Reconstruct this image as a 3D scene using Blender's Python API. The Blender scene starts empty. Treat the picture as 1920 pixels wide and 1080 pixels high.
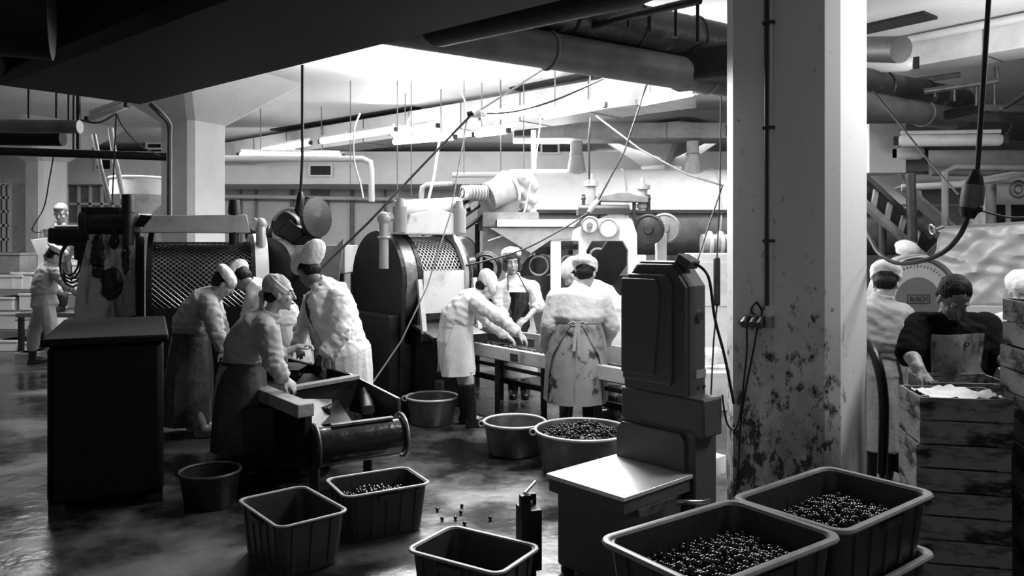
import bpy, bmesh, math, random
import numpy as np
from mathutils import Vector, Matrix, noise
R = math.radians
V = Vector
SC = bpy.context.scene
COL = SC.collection
random.seed(7)

# ------------------------------------------------------------------ camera, world, exposure
FPX, HOR, EYE = 1450.0, 455.0, 1.70          # focal length in pixels, horizon row, eye height
cam_d = bpy.data.cameras.new('camera')
cam_d.sensor_width = 36.0
cam_d.lens = 36.0 * FPX / 1920.0
cam_d.shift_y = -(540.0 - HOR) / 1920.0
cam_d.clip_end = 200
cam = bpy.data.objects.new('camera', cam_d)
cam.location = (0, 0, EYE)
cam.rotation_euler = (R(90), 0, 0)
COL.objects.link(cam)
SC.camera = cam
W = bpy.data.worlds.new('world'); SC.world = W; W.use_nodes = True
W.node_tree.nodes['Background'].inputs[0].default_value = (0.5, 0.5, 0.5, 1)
W.node_tree.nodes['Background'].inputs[1].default_value = 0.006
SC.view_settings.view_transform = 'Standard'
SC.view_settings.look = 'None'
SC.view_settings.gamma = 1.0
SC.view_settings.exposure = 0.0
SC.cycles.use_denoising = True
SC.cycles.max_bounces = 6
SC.cycles.diffuse_bounces = 3
SC.cycles.glossy_bounces = 3
SC.cycles.sample_clamp_indirect = 4.0

def area(loc, to, sx, sy, power, spread=180):
    d = bpy.data.lights.new('lamp', 'AREA'); d.shape = 'RECTANGLE'; d.size = sx; d.size_y = sy; d.energy = power
    d.spread = R(spread)
    o = bpy.data.objects.new('lamp', d); COL.objects.link(o); o.location = loc  # every area light is named lamp, the added fills too
    o.rotation_euler = (V(to) - V(loc)).to_track_quat('-Z', 'Y').to_euler()
    return o
# area lights for the hall's ceiling lamps, plus fills added to brighten single places
LAMPS_AND_FILLS = [
    ((0.9, 8.1, 3.4), (0.6, 8.1, 0), 2.2, 0.5, 140),
    ((1.4, 8.4, 3.25), (1.3, 8.2, 4.5), 2.5, 0.5, 45),  # upward fill added to brighten the ceiling
    ((-1.6, 9.3, 3.2), (-1.5, 9.2, 4.5), 3.0, 0.5, 60),  # second upward fill for the ceiling, further left
    ((-0.6, 9.4, 3.45), (-0.4, 6.2, 0), 2.6, 0.6, 260),  # tilted towards the near floor to strengthen its sheen
    ((3.2, 10.0, 3.3), (3.2, 10.5, 0), 3.0, 0.6, 80),
    ((-5.9, 11.2, 3.5), (-6.2, 11.6, 0), 2.5, 0.6, 190),
    ((1.5, 14.5, 3.5), (1.5, 17.0, 1.5), 8.0, 0.6, 50),
    ((-2.5, 14.5, 3.2), (-2.5, 19.0, 2.2), 8.0, 0.6, 45),
    ((-0.6, 12.6, 3.4), (-0.2, 5.0, 0), 3.2, 0.8, 150),  # added for a reflection on the wet floor and some backlight
    ((3.6, 4.2, 3.5), (1.9, 4.0, 0.6), 1.0, 0.6, 70),
    ((5.3, 6.2, 3.3), (4.6, 6.4, 0.0), 1.2, 0.4, 38),  # fill added to brighten the dial, sheeting and background at right
    ((4.4, 6.6, 3.0), (4.8, 8.2, 3.9), 1.2, 0.4, 16),  # upward fill added for the box duct at right
    ((0.55, 5.75, 2.85), (0.3, 5.6, 0.0), 0.9, 0.4, 62),
]
for a in LAMPS_AND_FILLS: area(*a)

# ------------------------------------------------------------------ pixel <-> place
def at(px, py, Y):
    """the place seen at a pixel of the photograph, at distance Y from the camera plane"""
    return V(((px - 960.0) / FPX * Y, Y, EYE - (py - HOR) / FPX * Y))
def at_z(px, py, z):
    Y = (EYE - z) * FPX / (py - HOR)
    return at(px, py, Y)

# ------------------------------------------------------------------ materials
def srgb(v):
    v = v / 255.0
    return v / 12.92 if v <= 0.04045 else ((v + 0.055) / 1.055) ** 2.4
MATS = {}
def mat(name, g, rough=0.6, metal=0.0, g2=None, scale=6.0, thr=(0.45, 0.6), bump=0.0, bscale=40.0, spec=0.5,
        trans=0.0, coord='Object', stretch=(1, 1, 1), r2=None, detail=6.0, alpha=1.0, sheen=0.0):
    m = bpy.data.materials.new(name); m.use_nodes = True
    nt = m.node_tree; N = nt.nodes; L = nt.links; b = N['Principled BSDF']
    b.inputs['Base Color'].default_value = (g, g, g, 1)
    b.inputs['Roughness'].default_value = rough
    b.inputs['Metallic'].default_value = metal
    b.inputs['Specular IOR Level'].default_value = spec
    b.inputs['Transmission Weight'].default_value = trans
    b.inputs['Alpha'].default_value = alpha
    tc = N.new('ShaderNodeTexCoord')
    mp = N.new('ShaderNodeMapping'); mp.inputs['Scale'].default_value = stretch
    L.new(tc.outputs[coord], mp.inputs[0])
    if g2 is not None:
        n = N.new('ShaderNodeTexNoise'); n.inputs['Scale'].default_value = scale; n.inputs['Detail'].default_value = detail
        n.inputs['Roughness'].default_value = 0.65
        L.new(mp.outputs[0], n.inputs[0])
        rp = N.new('ShaderNodeValToRGB')
        rp.color_ramp.elements[0].position = thr[0]; rp.color_ramp.elements[0].color = (g, g, g, 1)
        rp.color_ramp.elements[1].position = thr[1]; rp.color_ramp.elements[1].color = (g2, g2, g2, 1)
        L.new(n.outputs[0], rp.inputs[0]); L.new(rp.outputs[0], b.inputs['Base Color'])
        if r2 is not None:
            mr = N.new('ShaderNodeMapRange'); mr.inputs[1].default_value = thr[0]; mr.inputs[2].default_value = thr[1]
            mr.inputs[3].default_value = rough; mr.inputs[4].default_value = r2
            L.new(n.outputs[0], mr.inputs[0]); L.new(mr.outputs[0], b.inputs['Roughness'])
    if bump > 0:
        n2 = N.new('ShaderNodeTexNoise'); n2.inputs['Scale'].default_value = bscale; n2.inputs['Detail'].default_value = 4
        L.new(mp.outputs[0], n2.inputs[0])
        bp = N.new('ShaderNodeBump'); bp.inputs['Strength'].default_value = bump; bp.inputs['Distance'].default_value = 0.02
        L.new(n2.outputs[0], bp.inputs['Height']); L.new(bp.outputs[0], b.inputs['Normal'])
    MATS[name] = m
    return m
def emit(name, s, g=1.0):
    m = bpy.data.materials.new(name); m.use_nodes = True
    b = m.node_tree.nodes['Principled BSDF']
    b.inputs['Base Color'].default_value = (.8, .8, .8, 1)
    b.inputs['Emission Color'].default_value = (g, g, g, 1); b.inputs['Emission Strength'].default_value = s
    MATS[name] = m
    return m
mat('plaster', 0.72, 0.8, g2=0.56, scale=1.2, thr=(.4, .75), bump=.15, bscale=25)
mat('ceiling_paint', 0.8, 0.75, g2=0.66, scale=0.7, thr=(.4, .7), bump=.08, bscale=8)
mat('duct_white', 0.7, 0.5, g2=0.42, scale=1.8, thr=(.5, .8), bump=.05)
mat('duct_mid', 0.36, 0.55, g2=0.2, scale=3, thr=(.42, .75), bump=.08)
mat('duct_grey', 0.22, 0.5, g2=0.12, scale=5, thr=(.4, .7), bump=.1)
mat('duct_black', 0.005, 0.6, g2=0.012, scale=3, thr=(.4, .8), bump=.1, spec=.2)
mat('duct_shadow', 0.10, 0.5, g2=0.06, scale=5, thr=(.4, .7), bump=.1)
mat('tar_pipe', 0.02, 0.42, g2=0.16, scale=7, thr=(.58, .8), bump=.3, bscale=18, stretch=(1, 1, 1))
mat('iron_black', 0.007, 0.42, g2=0.018, scale=9, thr=(.4, .7), bump=.12, spec=.3)
mat('mass_black', 0.002, 0.7, g2=0.004, scale=6, thr=(.4, .7), bump=.12, spec=.15)
mat('iron_dark', 0.04, 0.42, g2=0.015, scale=8, thr=(.4, .7), bump=.15)
mat('enamel_light', 0.62, 0.42, g2=0.3, scale=5, thr=(.52, .78), bump=.05)
mat('enamel_white', 0.8, 0.38, g2=0.6, scale=4, thr=(.5, .8))
mat('enamel_grey', 0.32, 0.38, g2=0.2, scale=5, thr=(.45, .75), bump=.05)
mat('steel', 0.55, 0.28, metal=1.0, g2=0.35, scale=7, thr=(.4, .7), r2=.45)
mat('plate_bright', 0.95, 0.33, metal=0.6, g2=0.5, scale=3.5, thr=(.52, .72), r2=.4)
mat('steel_worn', 0.42, 0.3, metal=1.0, g2=0.12, scale=9, thr=(.4, .62), r2=.5, bump=.1)
mat('zinc', 0.22, 0.4, metal=.8, g2=0.14, scale=14, thr=(.4, .65), bump=.15)
mat('rim_metal', 0.8, 0.35, metal=.2)
mat('scale_paint', 0.10, 0.42, g2=0.075, scale=120, thr=(.4, .6), bump=.25, bscale=260)
mat('cloth_white', 0.75, 0.85, g2=0.62, scale=5, thr=(.4, .8), bump=.35, bscale=22)
mat('cloth_light', 0.6, 0.85, g2=0.45, scale=6, thr=(.4, .8), bump=.35, bscale=22)
mat('cloth_grey', 0.42, 0.85, g2=0.3, scale=6, thr=(.4, .75), bump=.35, bscale=22)
mat('cloth_soiled', 0.5, 0.8, g2=0.09, scale=7, thr=(.5, .68), bump=.35, bscale=22)
mat('cloth_dark', 0.06, 0.75, g2=0.02, scale=7, thr=(.4, .7), bump=.35, bscale=22)
mat('cloth_black', 0.004, 0.9, g2=0.008, scale=9, thr=(.4, .7), bump=.3, spec=.1)
mat('satin_coat', 0.34, 0.34, g2=0.03, scale=7, thr=(.54, .62), bump=.25, bscale=12)
mat('vinyl_white', 0.75, 0.35, g2=0.6, scale=6, thr=(.4, .8), bump=.5, bscale=9)
mat('vinyl_grey', 0.26, 0.35, g2=0.07, scale=10, thr=(.48, .66), bump=.4, bscale=10)
mat('vinyl_black', 0.012, 0.22, bump=.4, bscale=9)
mat('rubber', 0.012, 0.3, bump=.15, bscale=20)
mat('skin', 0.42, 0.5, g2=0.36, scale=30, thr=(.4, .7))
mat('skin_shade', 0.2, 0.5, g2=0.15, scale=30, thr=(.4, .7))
mat('lip', 0.14, 0.4); mat('eye_dark', 0.02, 0.2); mat('eye_white', 0.6, 0.3)
mat('hair_black', 0.005, 0.6, spec=.25, bump=.6, bscale=90, stretch=(1, 1, .15))
mat('hair_brown', 0.05, 0.45, bump=.6, bscale=90, stretch=(1, 1, .15))
mat('hair_fair', 0.2, 0.45, bump=.6, bscale=90, stretch=(1, 1, .15))
mat('bin_plastic', 0.045, 0.42, g2=0.03, scale=5, thr=(.4, .7), bump=.1)
mat('bin_rim', 0.3, 0.4, g2=0.2, scale=12, thr=(.4, .7))
mat('cherry', 0.006, 0.17, spec=1.0)
mat('cherry_light', 0.02, 0.12, spec=.8)
mat('guard_worn', 0.3, .5, g2=.05, scale=5, thr=(.5, .66), stretch=(1.6, 1.6, .35), bump=.1)
mat('wood_crate', 0.24, 0.75, g2=0.012, scale=4.0, thr=(.47, .60), bump=.4, bscale=30, stretch=(1, 1, 2.5))
mat('wood_pale', 0.3, 0.75, g2=0.08, scale=4.0, thr=(.46, .65), bump=.3, bscale=30)
mat('cardboard', 0.6, 0.8, g2=0.4, scale=3, thr=(.4, .7))
mat('cable', 0.01, 0.5); mat('cord_light', 0.6, 0.6)
mat('paper', 0.8, 0.8); mat('print', 0.02, 0.7)
mat('dial', 0.5, 0.4, g2=.42, scale=3, thr=(.4, .7)); mat('dial_core', 0.16, 0.45, g2=.12, scale=6, thr=(.4, .7))
mat('sheet_plastic', 0.5, 0.4, g2=.36, scale=2.5, thr=(.4, .7), bump=.5, bscale=5, trans=.25)
mat('grille', 0.01, 0.6); mat('door_paint', 0.25, .6, g2=.18, scale=3)
mat('glass_dim', 0.02, 0.12, spec=.6)
emit('tube_glow', 10.0); emit('window_glow', 3.0)

def floor_mat():
    m = bpy.data.materials.new('wet_floor'); m.use_nodes = True
    nt = m.node_tree; N = nt.nodes; L = nt.links; b = N['Principled BSDF']; b.inputs['Specular IOR Level'].default_value = .8
    tc = N.new('ShaderNodeTexCoord')
    n = N.new('ShaderNodeTexNoise'); n.inputs['Scale'].default_value = 0.9; n.inputs['Detail'].default_value = 7; n.inputs['Roughness'].default_value = .62
    L.new(tc.outputs['Object'], n.inputs[0])
    r = N.new('ShaderNodeValToRGB'); r.color_ramp.elements[0].position = .44; r.color_ramp.elements[0].color = (.010,) * 3 + (1,)
    r.color_ramp.elements[1].position = .60; r.color_ramp.elements[1].color = (.11,) * 3 + (1,)
    L.new(n.outputs[0], r.inputs[0]); L.new(r.outputs[0], b.inputs['Base Color'])
    mr = N.new('ShaderNodeMapRange'); mr.inputs[1].default_value = .4; mr.inputs[2].default_value = .66; mr.inputs[3].default_value = .13; mr.inputs[4].default_value = .48
    L.new(n.outputs[0], mr.inputs[0]); L.new(mr.outputs[0], b.inputs['Roughness'])
    n2 = N.new('ShaderNodeTexNoise'); n2.inputs['Scale'].default_value = 6.0; n2.inputs['Detail'].default_value = 8
    L.new(tc.outputs['Object'], n2.inputs[0])
    bp = N.new('ShaderNodeBump'); bp.inputs['Strength'].default_value = .5; bp.inputs['Distance'].default_value = .015
    L.new(n2.outputs[0], bp.inputs['Height']); L.new(bp.outputs[0], b.inputs['Normal'])
    MATS['wet_floor'] = m
floor_mat()

def column_mat():
    """white painted concrete, splashed with dirt that gets denser towards the floor on the working side"""
    m = bpy.data.materials.new('column_paint'); m.use_nodes = True
    nt = m.node_tree; N = nt.nodes; L = nt.links; b = N['Principled BSDF']; b.inputs['Roughness'].default_value = .6
    tc = N.new('ShaderNodeTexCoord'); sp = N.new('ShaderNodeSeparateXYZ'); L.new(tc.outputs['Object'], sp.inputs[0])
    mp = N.new('ShaderNodeMapping'); mp.inputs['Scale'].default_value = (1, 1, .6); L.new(tc.outputs['Object'], mp.inputs[0])
    def nz(s, d=5):
        n = N.new('ShaderNodeTexNoise'); n.inputs['Scale'].default_value = s; n.inputs['Detail'].default_value = d; n.inputs['Roughness'].default_value = .7
        L.new(mp.outputs[0], n.inputs[0]); return n
    def rng(src, a, c, lo=0, hi=1):
        r = N.new('ShaderNodeMapRange'); r.inputs[1].default_value = a; r.inputs[2].default_value = c; r.inputs[3].default_value = lo; r.inputs[4].default_value = hi
        L.new(src, r.inputs[0]); return r.outputs[0]
    def mth(op, x, y):
        k = N.new('ShaderNodeMath'); k.operation = op
        for i, v in enumerate((x, y)):
            if isinstance(v, (int, float)): k.inputs[i].default_value = v
            else: L.new(v, k.inputs[i])
        return k.outputs[0]
    h = rng(sp.outputs['Z'], 1.75, 0.15)                 # 0 high up, 1 at the floor
    lf = rng(sp.outputs['Y'], -.05, -.34)                # the working side carries the dirt
    dens = mth('MULTIPLY', h, mth('ADD', mth('MULTIPLY', lf, .9), .1))
    base = mth('ADD', nz(16, 8).outputs[0], mth('MULTIPLY', dens, .24))
    fine = rng(base, .635, .75)
    big = mth('ADD', nz(3.0, 6).outputs[0], mth('MULTIPLY', dens, .22))
    wash = mth('MULTIPLY', rng(big, .52, .86), mth('MULTIPLY', dens, 1.1))
    tot = mth('MAXIMUM', fine, wash)
    mx = N.new('ShaderNodeMix'); mx.data_type = 'RGBA'
    L.new(tot, mx.inputs[0]); mx.inputs[6].default_value = (.68, .68, .68, 1); mx.inputs[7].default_value = (.03, .03, .03, 1)
    L.new(mx.outputs[2], b.inputs['Base Color'])
    MATS['column_paint'] = m
column_mat()

# ------------------------------------------------------------------ mesh builder
def basis(d, hint=(0, 0, 1)):
    d = V(d).normalized(); h = V(hint)
    if abs(d.dot(h.normalized())) > .98: h = V((1, 0, 0)) if abs(d.x) < .9 else V((0, 1, 0))
    s = d.cross(h).normalized(); u = s.cross(d).normalized()
    return s, u, d
class MB:
    def __init__(self): self.v = []; self.f = []
    def add(self, vs, fs):
        o = len(self.v); self.v += [V(p) for p in vs]; self.f += [tuple(i + o for i in f) for f in fs]
        return self
    def box(self, c, s, rz=0, ax=None):
        c = V(c); hx, hy, hz = s[0] / 2, s[1] / 2, s[2] / 2
        M = ax if ax is not None else Matrix.Rotation(rz, 3, 'Z')
        vs = [c + M @ V((x * hx, y * hy, z * hz)) for z in (-1, 1) for x, y in ((-1, -1), (1, -1), (1, 1), (-1, 1))]
        return self.add(vs, [(3, 2, 1, 0), (4, 5, 6, 7), (0, 1, 5, 4), (1, 2, 6, 5), (2, 3, 7, 6), (3, 0, 4, 7)])
    def bar(self, p, q, w, h, hint=(0, 0, 1)):
        p, q = V(p), V(q); s, u, d = basis(q - p, hint)
        M = Matrix((s, u, d)).transposed()
        return self.box((p + q) / 2, (w, h, (q - p).length), ax=M)
    def cyl(self, p, q, r, r2=None, n=20, cap=True, hint=(0, 0, 1)):
        p, q = V(p), V(q); r2 = r if r2 is None else r2; s, u, d = basis(q - p, hint)
        vs = []
        for c, rr in ((p, r), (q, r2)):
            vs += [c + s * math.cos(2 * math.pi * i / n) * rr + u * math.sin(2 * math.pi * i / n) * rr for i in range(n)]
        fs = [(i, (i + 1) % n, n + (i + 1) % n, n + i) for i in range(n)]
        if cap: fs += [tuple(range(n - 1, -1, -1)), tuple(range(n, 2 * n))]
        return self.add(vs, fs)
    def tube(self, pts, r, n=8, cap=True):
        pts = [V(p) for p in pts]; rs = r if isinstance(r, (list, tuple)) else [r] * len(pts)
        t0 = (pts[1] - pts[0]).normalized(); s, u, _ = basis(t0); vs = []
        for i, p in enumerate(pts):
            t = (pts[min(i + 1, len(pts) - 1)] - pts[max(i - 1, 0)]).normalized()
            s = (s - t * s.dot(t)).normalized(); u = t.cross(s)
            vs += [p + (s * math.cos(2 * math.pi * k / n) + u * math.sin(2 * math.pi * k / n)) * rs[i] for k in range(n)]
        fs = [(i * n + k, i * n + (k + 1) % n, (i + 1) * n + (k + 1) % n, (i + 1) * n + k) for i in range(len(pts) - 1) for k in range(n)]
        if cap: fs += [tuple(range(n - 1, -1, -1)), tuple(range((len(pts) - 1) * n, len(pts) * n))]
        return self.add(vs, fs)
    def lathe(self, prof, c=(0, 0, 0), axis=(0, 0, 1), n=32, close=False):
        """prof = [(radius, along)...]"""
        c = V(c); s, u, d = basis(axis, (0, 0, 1) if abs(V(axis).normalized().z) < .9 else (1, 0, 0)); vs = []
        for rr, a in prof:
            vs += [c + d * a + (s * math.cos(2 * math.pi * k / n) + u * math.sin(2 * math.pi * k / n)) * rr for k in range(n)]
        m = len(prof); rg = m if close else m - 1
        fs = [(i * n + k, i * n + (k + 1) % n, ((i + 1) % m) * n + (k + 1) % n, ((i + 1) % m) * n + k) for i in range(rg) for k in range(n)]
        return self.add(vs, fs)
    def prism(self, poly, h, M=None):
        """2D polygon in local x,y extruded by h along z, M = 4x4 placing it"""
        M = M or Matrix.Identity(4); n = len(poly)
        vs = [M @ V((x, y, 0)) for x, y in poly] + [M @ V((x, y, h)) for x, y in poly]
        fs = [tuple(range(n - 1, -1, -1)), tuple(range(n, 2 * n))] + [(i, (i + 1) % n, n + (i + 1) % n, n + i) for i in range(n)]
        return self.add(vs, fs)
    def ball(self, c, r, n=12, m=8, M=None):
        c = V(c); r = r if isinstance(r, (tuple, list, Vector)) else (r, r, r); M = M or Matrix.Identity(3)
        vs = [c + M @ V((0, 0, r[2]))]
        for i in range(1, m):
            a = math.pi * i / m
            vs += [c + M @ V((r[0] * math.sin(a) * math.cos(2 * math.pi * k / n), r[1] * math.sin(a) * math.sin(2 * math.pi * k / n), r[2] * math.cos(a))) for k in range(n)]
        vs.append(c + M @ V((0, 0, -r[2])))
        fs = [(0, 1 + k, 1 + (k + 1) % n) for k in range(n)]
        for i in range(m - 2):
            fs += [(1 + i * n + k, 1 + (i + 1) * n + k, 1 + (i + 1) * n + (k + 1) % n, 1 + i * n + (k + 1) % n) for k in range(n)]
        L = len(vs) - 1; fs += [(L, 1 + (m - 2) * n + (k + 1) % n, 1 + (m - 2) * n + k) for k in range(n)]
        return self.add(vs, fs)
    def torus(self, c, axis, Rr, r, n=32, m=8, a0=0, a1=2 * math.pi):
        c = V(c); s, u, d = basis(axis, (0, 0, 1) if abs(V(axis).normalized().z) < .9 else (1, 0, 0))
        full = abs(a1 - a0 - 2 * math.pi) < 1e-6; k = n if full else n + 1; vs = []
        for i in range(k):
            a = a0 + (a1 - a0) * i / n; e = s * math.cos(a) + u * math.sin(a)
            vs += [c + e * (Rr + r * math.cos(2 * math.pi * j / m)) + d * r * math.sin(2 * math.pi * j / m) for j in range(m)]
        fs = [(i * m + j, i * m + (j + 1) % m, ((i + 1) % k) * m + (j + 1) % m, ((i + 1) % k) * m + j) for i in range(n) for j in range(m)]
        return self.add(vs, fs)
    def build(self, name, m, parent=None, smooth=True, bevel=0.0, offset=None, auto=40):
        me = bpy.data.meshes.new(name)
        vs = self.v if offset is None else [p - offset for p in self.v]
        me.from_pydata([tuple(p) for p in vs], [], self.f); me.update()
        bm = bmesh.new(); bm.from_mesh(me); bmesh.ops.recalc_face_normals(bm, faces=bm.faces); bm.to_mesh(me); bm.free()
        me.materials.append(MATS[m] if isinstance(m, str) else m)
        o = bpy.data.objects.new(name, me); COL.objects.link(o)
        if parent is not None: o.parent = parent
        if smooth:
            for p in me.polygons: p.use_smooth = True
            me.set_sharp_from_angle(angle=R(auto))
        if bevel > 0:
            b = o.modifiers.new('bevel', 'BEVEL'); b.width = bevel; b.segments = 2; b.limit_method = 'ANGLE'; b.angle_limit = R(40)
        return o
def tag(o, label=None, cat=None, group=None, kind=None):
    if label: o['label'] = label
    if cat: o['category'] = cat
    if group: o['group'] = group
    if kind: o['kind'] = kind
    return o
def thing(name, label, cat, loc=(0, 0, 0), rz=0.0, group=None):
    o = bpy.data.objects.new(name, None); COL.objects.link(o); o.location = loc; o.rotation_euler = (0, 0, rz)
    o.empty_display_size = .1
    return tag(o, label, cat, group)
def struct(o): o['kind'] = 'structure'; return o
def dup(root, loc, rz=None, label=None, group=None):
    r = root.copy(); COL.objects.link(r); r.location = loc
    if rz is not None: r.rotation_euler = (0, 0, rz)
    if label: r['label'] = label
    if group: r['group'] = group
    for ch in list(root.children):
        c = ch.copy(); COL.objects.link(c); c.parent = r
        for g in list(ch.children):
            d = g.copy(); COL.objects.link(d); d.parent = c
    return r
def bez(p, q, sag=0.0, n=16, side=(0, 0, 0)):
    p, q = V(p), V(q)
    return [p.lerp(q, i / n) + (V((0, 0, -sag)) + V(side)) * (4 * (i / n) * (1 - i / n)) for i in range(n + 1)]
def smooth_path(pts, n=6):
    pts = [V(p) for p in pts]; out = []
    for i in range(len(pts) - 1):
        p0 = pts[max(i - 1, 0)]; p1 = pts[i]; p2 = pts[i + 1]; p3 = pts[min(i + 2, len(pts) - 1)]
        for k in range(n):
            t = k / n
            out.append(.5 * ((2 * p1) + (p2 - p0) * t + (2 * p0 - 5 * p1 + 4 * p2 - p3) * t * t + (3 * p1 - p0 - 3 * p2 + p3) * t ** 3))
    out.append(pts[-1]); return out
UD = V((-math.sin(R(48)), math.cos(R(48)), 0))     # the building's two directions: far-left ...
VD = V((math.cos(R(48)), math.sin(R(48)), 0))      # ... and far-right
# ================================================================== the room
CZ = 3.9
struct(MB().box((2, 10, -.05), (36, 28, .1)).build('floor', 'wet_floor', smooth=False))
# far wall, side walls, ceiling
struct(MB().box((2, 19.1, 1.95), (36, .2, 3.9)).build('wall_back', 'plaster', smooth=False))
struct(MB().box((-11.5, 9, 1.95), (.2, 20.4, 3.9)).build('wall_left', 'plaster', smooth=False))
struct(MB().box((15.5, 9, 1.95), (.2, 20.4, 3.9)).build('wall_right', 'plaster', smooth=False))
struct(MB().box((2, -1.1, 1.95), (27.2, .2, 3.9)).build('wall_front', 'plaster', smooth=False))
# ceiling slab with a round shallow dome over the middle bay
def ceiling():
    m = MB(); c = V((0.45, 8.6, 0)); r = 1.75; n = 48
    x0, x1, y0, y1 = -13, 17, -1.5, 20
    outer = []
    for i in range(n):
        a = 2 * math.pi * i / n; dx, dy = math.cos(a), math.sin(a)
        t = min([(x1 - c.x) / dx if dx > 1e-6 else 1e9, (x0 - c.x) / dx if dx < -1e-6 else 1e9,
                 (y1 - c.y) / dy if dy > 1e-6 else 1e9, (y0 - c.y) / dy if dy < -1e-6 else 1e9])
        outer.append(V((c.x + dx * t, c.y + dy * t, CZ)))
    # snap the nearest ones to the corners
    for cx, cy in ((x0, y0), (x0, y1), (x1, y0), (x1, y1)):
        k = min(range(n), key=lambda i: (outer[i] - V((cx, cy, CZ))).length); outer[k] = V((cx, cy, CZ))
    rings = [outer, [V((c.x + r * math.cos(2 * math.pi * i / n), c.y + r * math.sin(2 * math.pi * i / n), CZ)) for i in range(n)],
             [V((c.x + r * math.cos(2 * math.pi * i / n), c.y + r * math.sin(2 * math.pi * i / n), CZ + .07)) for i in range(n)]]
    for k in range(1, 6):
        q = r * math.cos(k / 6 * math.pi / 2)
        rings.append([V((c.x + q * math.cos(2 * math.pi * i / n), c.y + q * math.sin(2 * math.pi * i / n), CZ + .07 + .28 * math.sin(k / 6 * math.pi / 2))) for i in range(n)])
    vs = [p for rg in rings for p in rg]
    fs = [(a * n + i, a * n + (i + 1) % n, (a + 1) * n + (i + 1) % n, (a + 1) * n + i) for a in range(len(rings) - 1) for i in range(n)]
    fs.append(tuple((len(rings) - 1) * n + i for i in range(n)))
    top = [V((x0, y0, CZ + .5)), V((x1, y0, CZ + .5)), V((x1, y1, CZ + .5)), V((x0, y1, CZ + .5))]
    m.add(vs, fs); m.add(top, [(0, 1, 2, 3)])
    return struct(m.build('ceiling', 'ceiling_paint'))
ceiling()

def column(loc, az, w, name, lab, cap0=3.25, flare=.75, m='column_paint'):
    """chamfered square column with a flared head; az turns it"""
    rz = az
    t = MB(); k = .07; h = w / 2
    def ring(e, z, kk=k):
        q = h + e
        return [V((x, y, z)) for x, y in ((q, -q + kk), (q, q - kk), (q - kk, q), (-q + kk, q), (-q, q - kk), (-q, -q + kk), (-q + kk, -q), (q - kk, -q))]
    rings = [ring(0, 0), ring(0, cap0), ring(flare, min(cap0 + flare * .95, CZ + .02), k)]
    n = 8; vs = [p for r_ in rings for p in r_]
    fs = [(a * n + i, a * n + (i + 1) % n, (a + 1) * n + (i + 1) % n, (a + 1) * n + i) for a in range(2) for i in range(n)]
    fs += [tuple(range(n - 1, -1, -1)), tuple(range(2 * n, 3 * n))]
    o = t.add(vs, fs).build(name, m, smooth=False); o.location = loc; o.rotation_euler = (0, 0, rz)
    struct(o); return o
MC = V((1.86, 5.05, 0))      # the near column
col_main = column(MC, R(-39), .71, 'trim_1', '', cap0=3.45)
column(V((at(363, 455, 10.3).x, 10.3, 0)), R(-27), .62, 'trim_2', '', cap0=3.27, m='plaster')
column(V((at(88, 455, 14.5).x, 14.5, 0)), R(-30), .55, 'trim_3', '', cap0=3.2, m='plaster')
column(V((at(1240, 455, 14.8).x, 14.8, 0)), R(-40), .62, 'trim_4', '', cap0=3.15, flare=.7, m='plaster')

# soffit along the far wall with its ventilation grilles
struct(MB().box((-1.2, 18.0, 3.35), (20.5, 1.9, .72)).build('trim_5', 'plaster', smooth=False))
def grille(px, py, Y, w, h, lab):
    c = at(px, py, Y); t = thing('ventilation_grille', lab, 'vent', c)
    MB().box((0, -.03, h / 2 + .02), (w + .08, .06, .04)).box((0, -.03, -h / 2 - .02), (w + .08, .06, .04)).box((-w / 2 - .02, -.03, 0), (.04, .06, h)).box((w / 2 + .02, -.03, 0), (.04, .06, h)).build('frame', 'duct_white', t, smooth=False)
    m = MB().box((0, -.005, 0), (w, .01, h))
    for i in range(9): m.box((-w / 2 + w * (i + .5) / 9, -.02, 0), (.012, .025, h))
    m.build('slats', 'grille', t, smooth=False)
grille(602, 320, 17.03, .45, .2, 'dark slatted vent in the white soffit, right of the hanging black cable')
grille(196, 309, 17.03, .3, .2, 'dark slatted vent in the soffit between the two left columns')
grille(291, 274, 17.03, .3, .08, 'narrow black vent slot beside the flared head of the left column')
grille(1031, 279, 17.03, .34, .17, 'dark slatted vent behind the white vessel, under the long ceiling duct')
# pipes and posts on the far wall
def pipe(name, pts, r, m, lab, cat='pipe', group=None, n=12, sm=0, kind=None):
    pts = [V(p) for p in pts]
    if sm: pts = smooth_path(pts, sm)
    o = MB().tube(pts, r, n=n).build(name, m)
    if lab: tag(o, lab, cat, group)
    return o
for i, (px, w) in enumerate(((452, 1), (480, 1), (548, 1.6), (660, 1.6), (722, 1))):
    pipe('wall_conduit', [at(px, 345, 18.9), at(px, 460, 18.9)], .03 * w, 'duct_grey',
         ['thin grey conduit on the far wall, first right of the left column', 'thin grey conduit on the far wall, second right of the left column',
          'thicker grey conduit on the far wall behind the black hose reel', 'grey conduit on the far wall just left of the bent white pipe',
          'grey conduit on the far wall right of the bent white pipe'][i], 'pipe')
pipe('wall_pipe', [at(412, 368, 18.6), at(800, 374, 18.6)], .05, 'duct_white', 'long pale horizontal pipe along the far wall above the machines')
# small switch boxes on far wall
for px, py, w, h, lab in ((497, 347, .28, .1, 'small dark bracket lamp on the far wall right of the left column'),
                          (600, 388, .42, .85, 'dark switch cabinet on the far wall behind the black hose reel'),
                          (782, 392, .4, .6, 'dark switch cabinet on the far wall above the bright middle drum hood')):
    o = MB().box(at(px, py, 18.9), (w, .16, h)).build('switch_box', 'duct_grey', smooth=False, bevel=.01); tag(o, lab, 'box')

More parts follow.
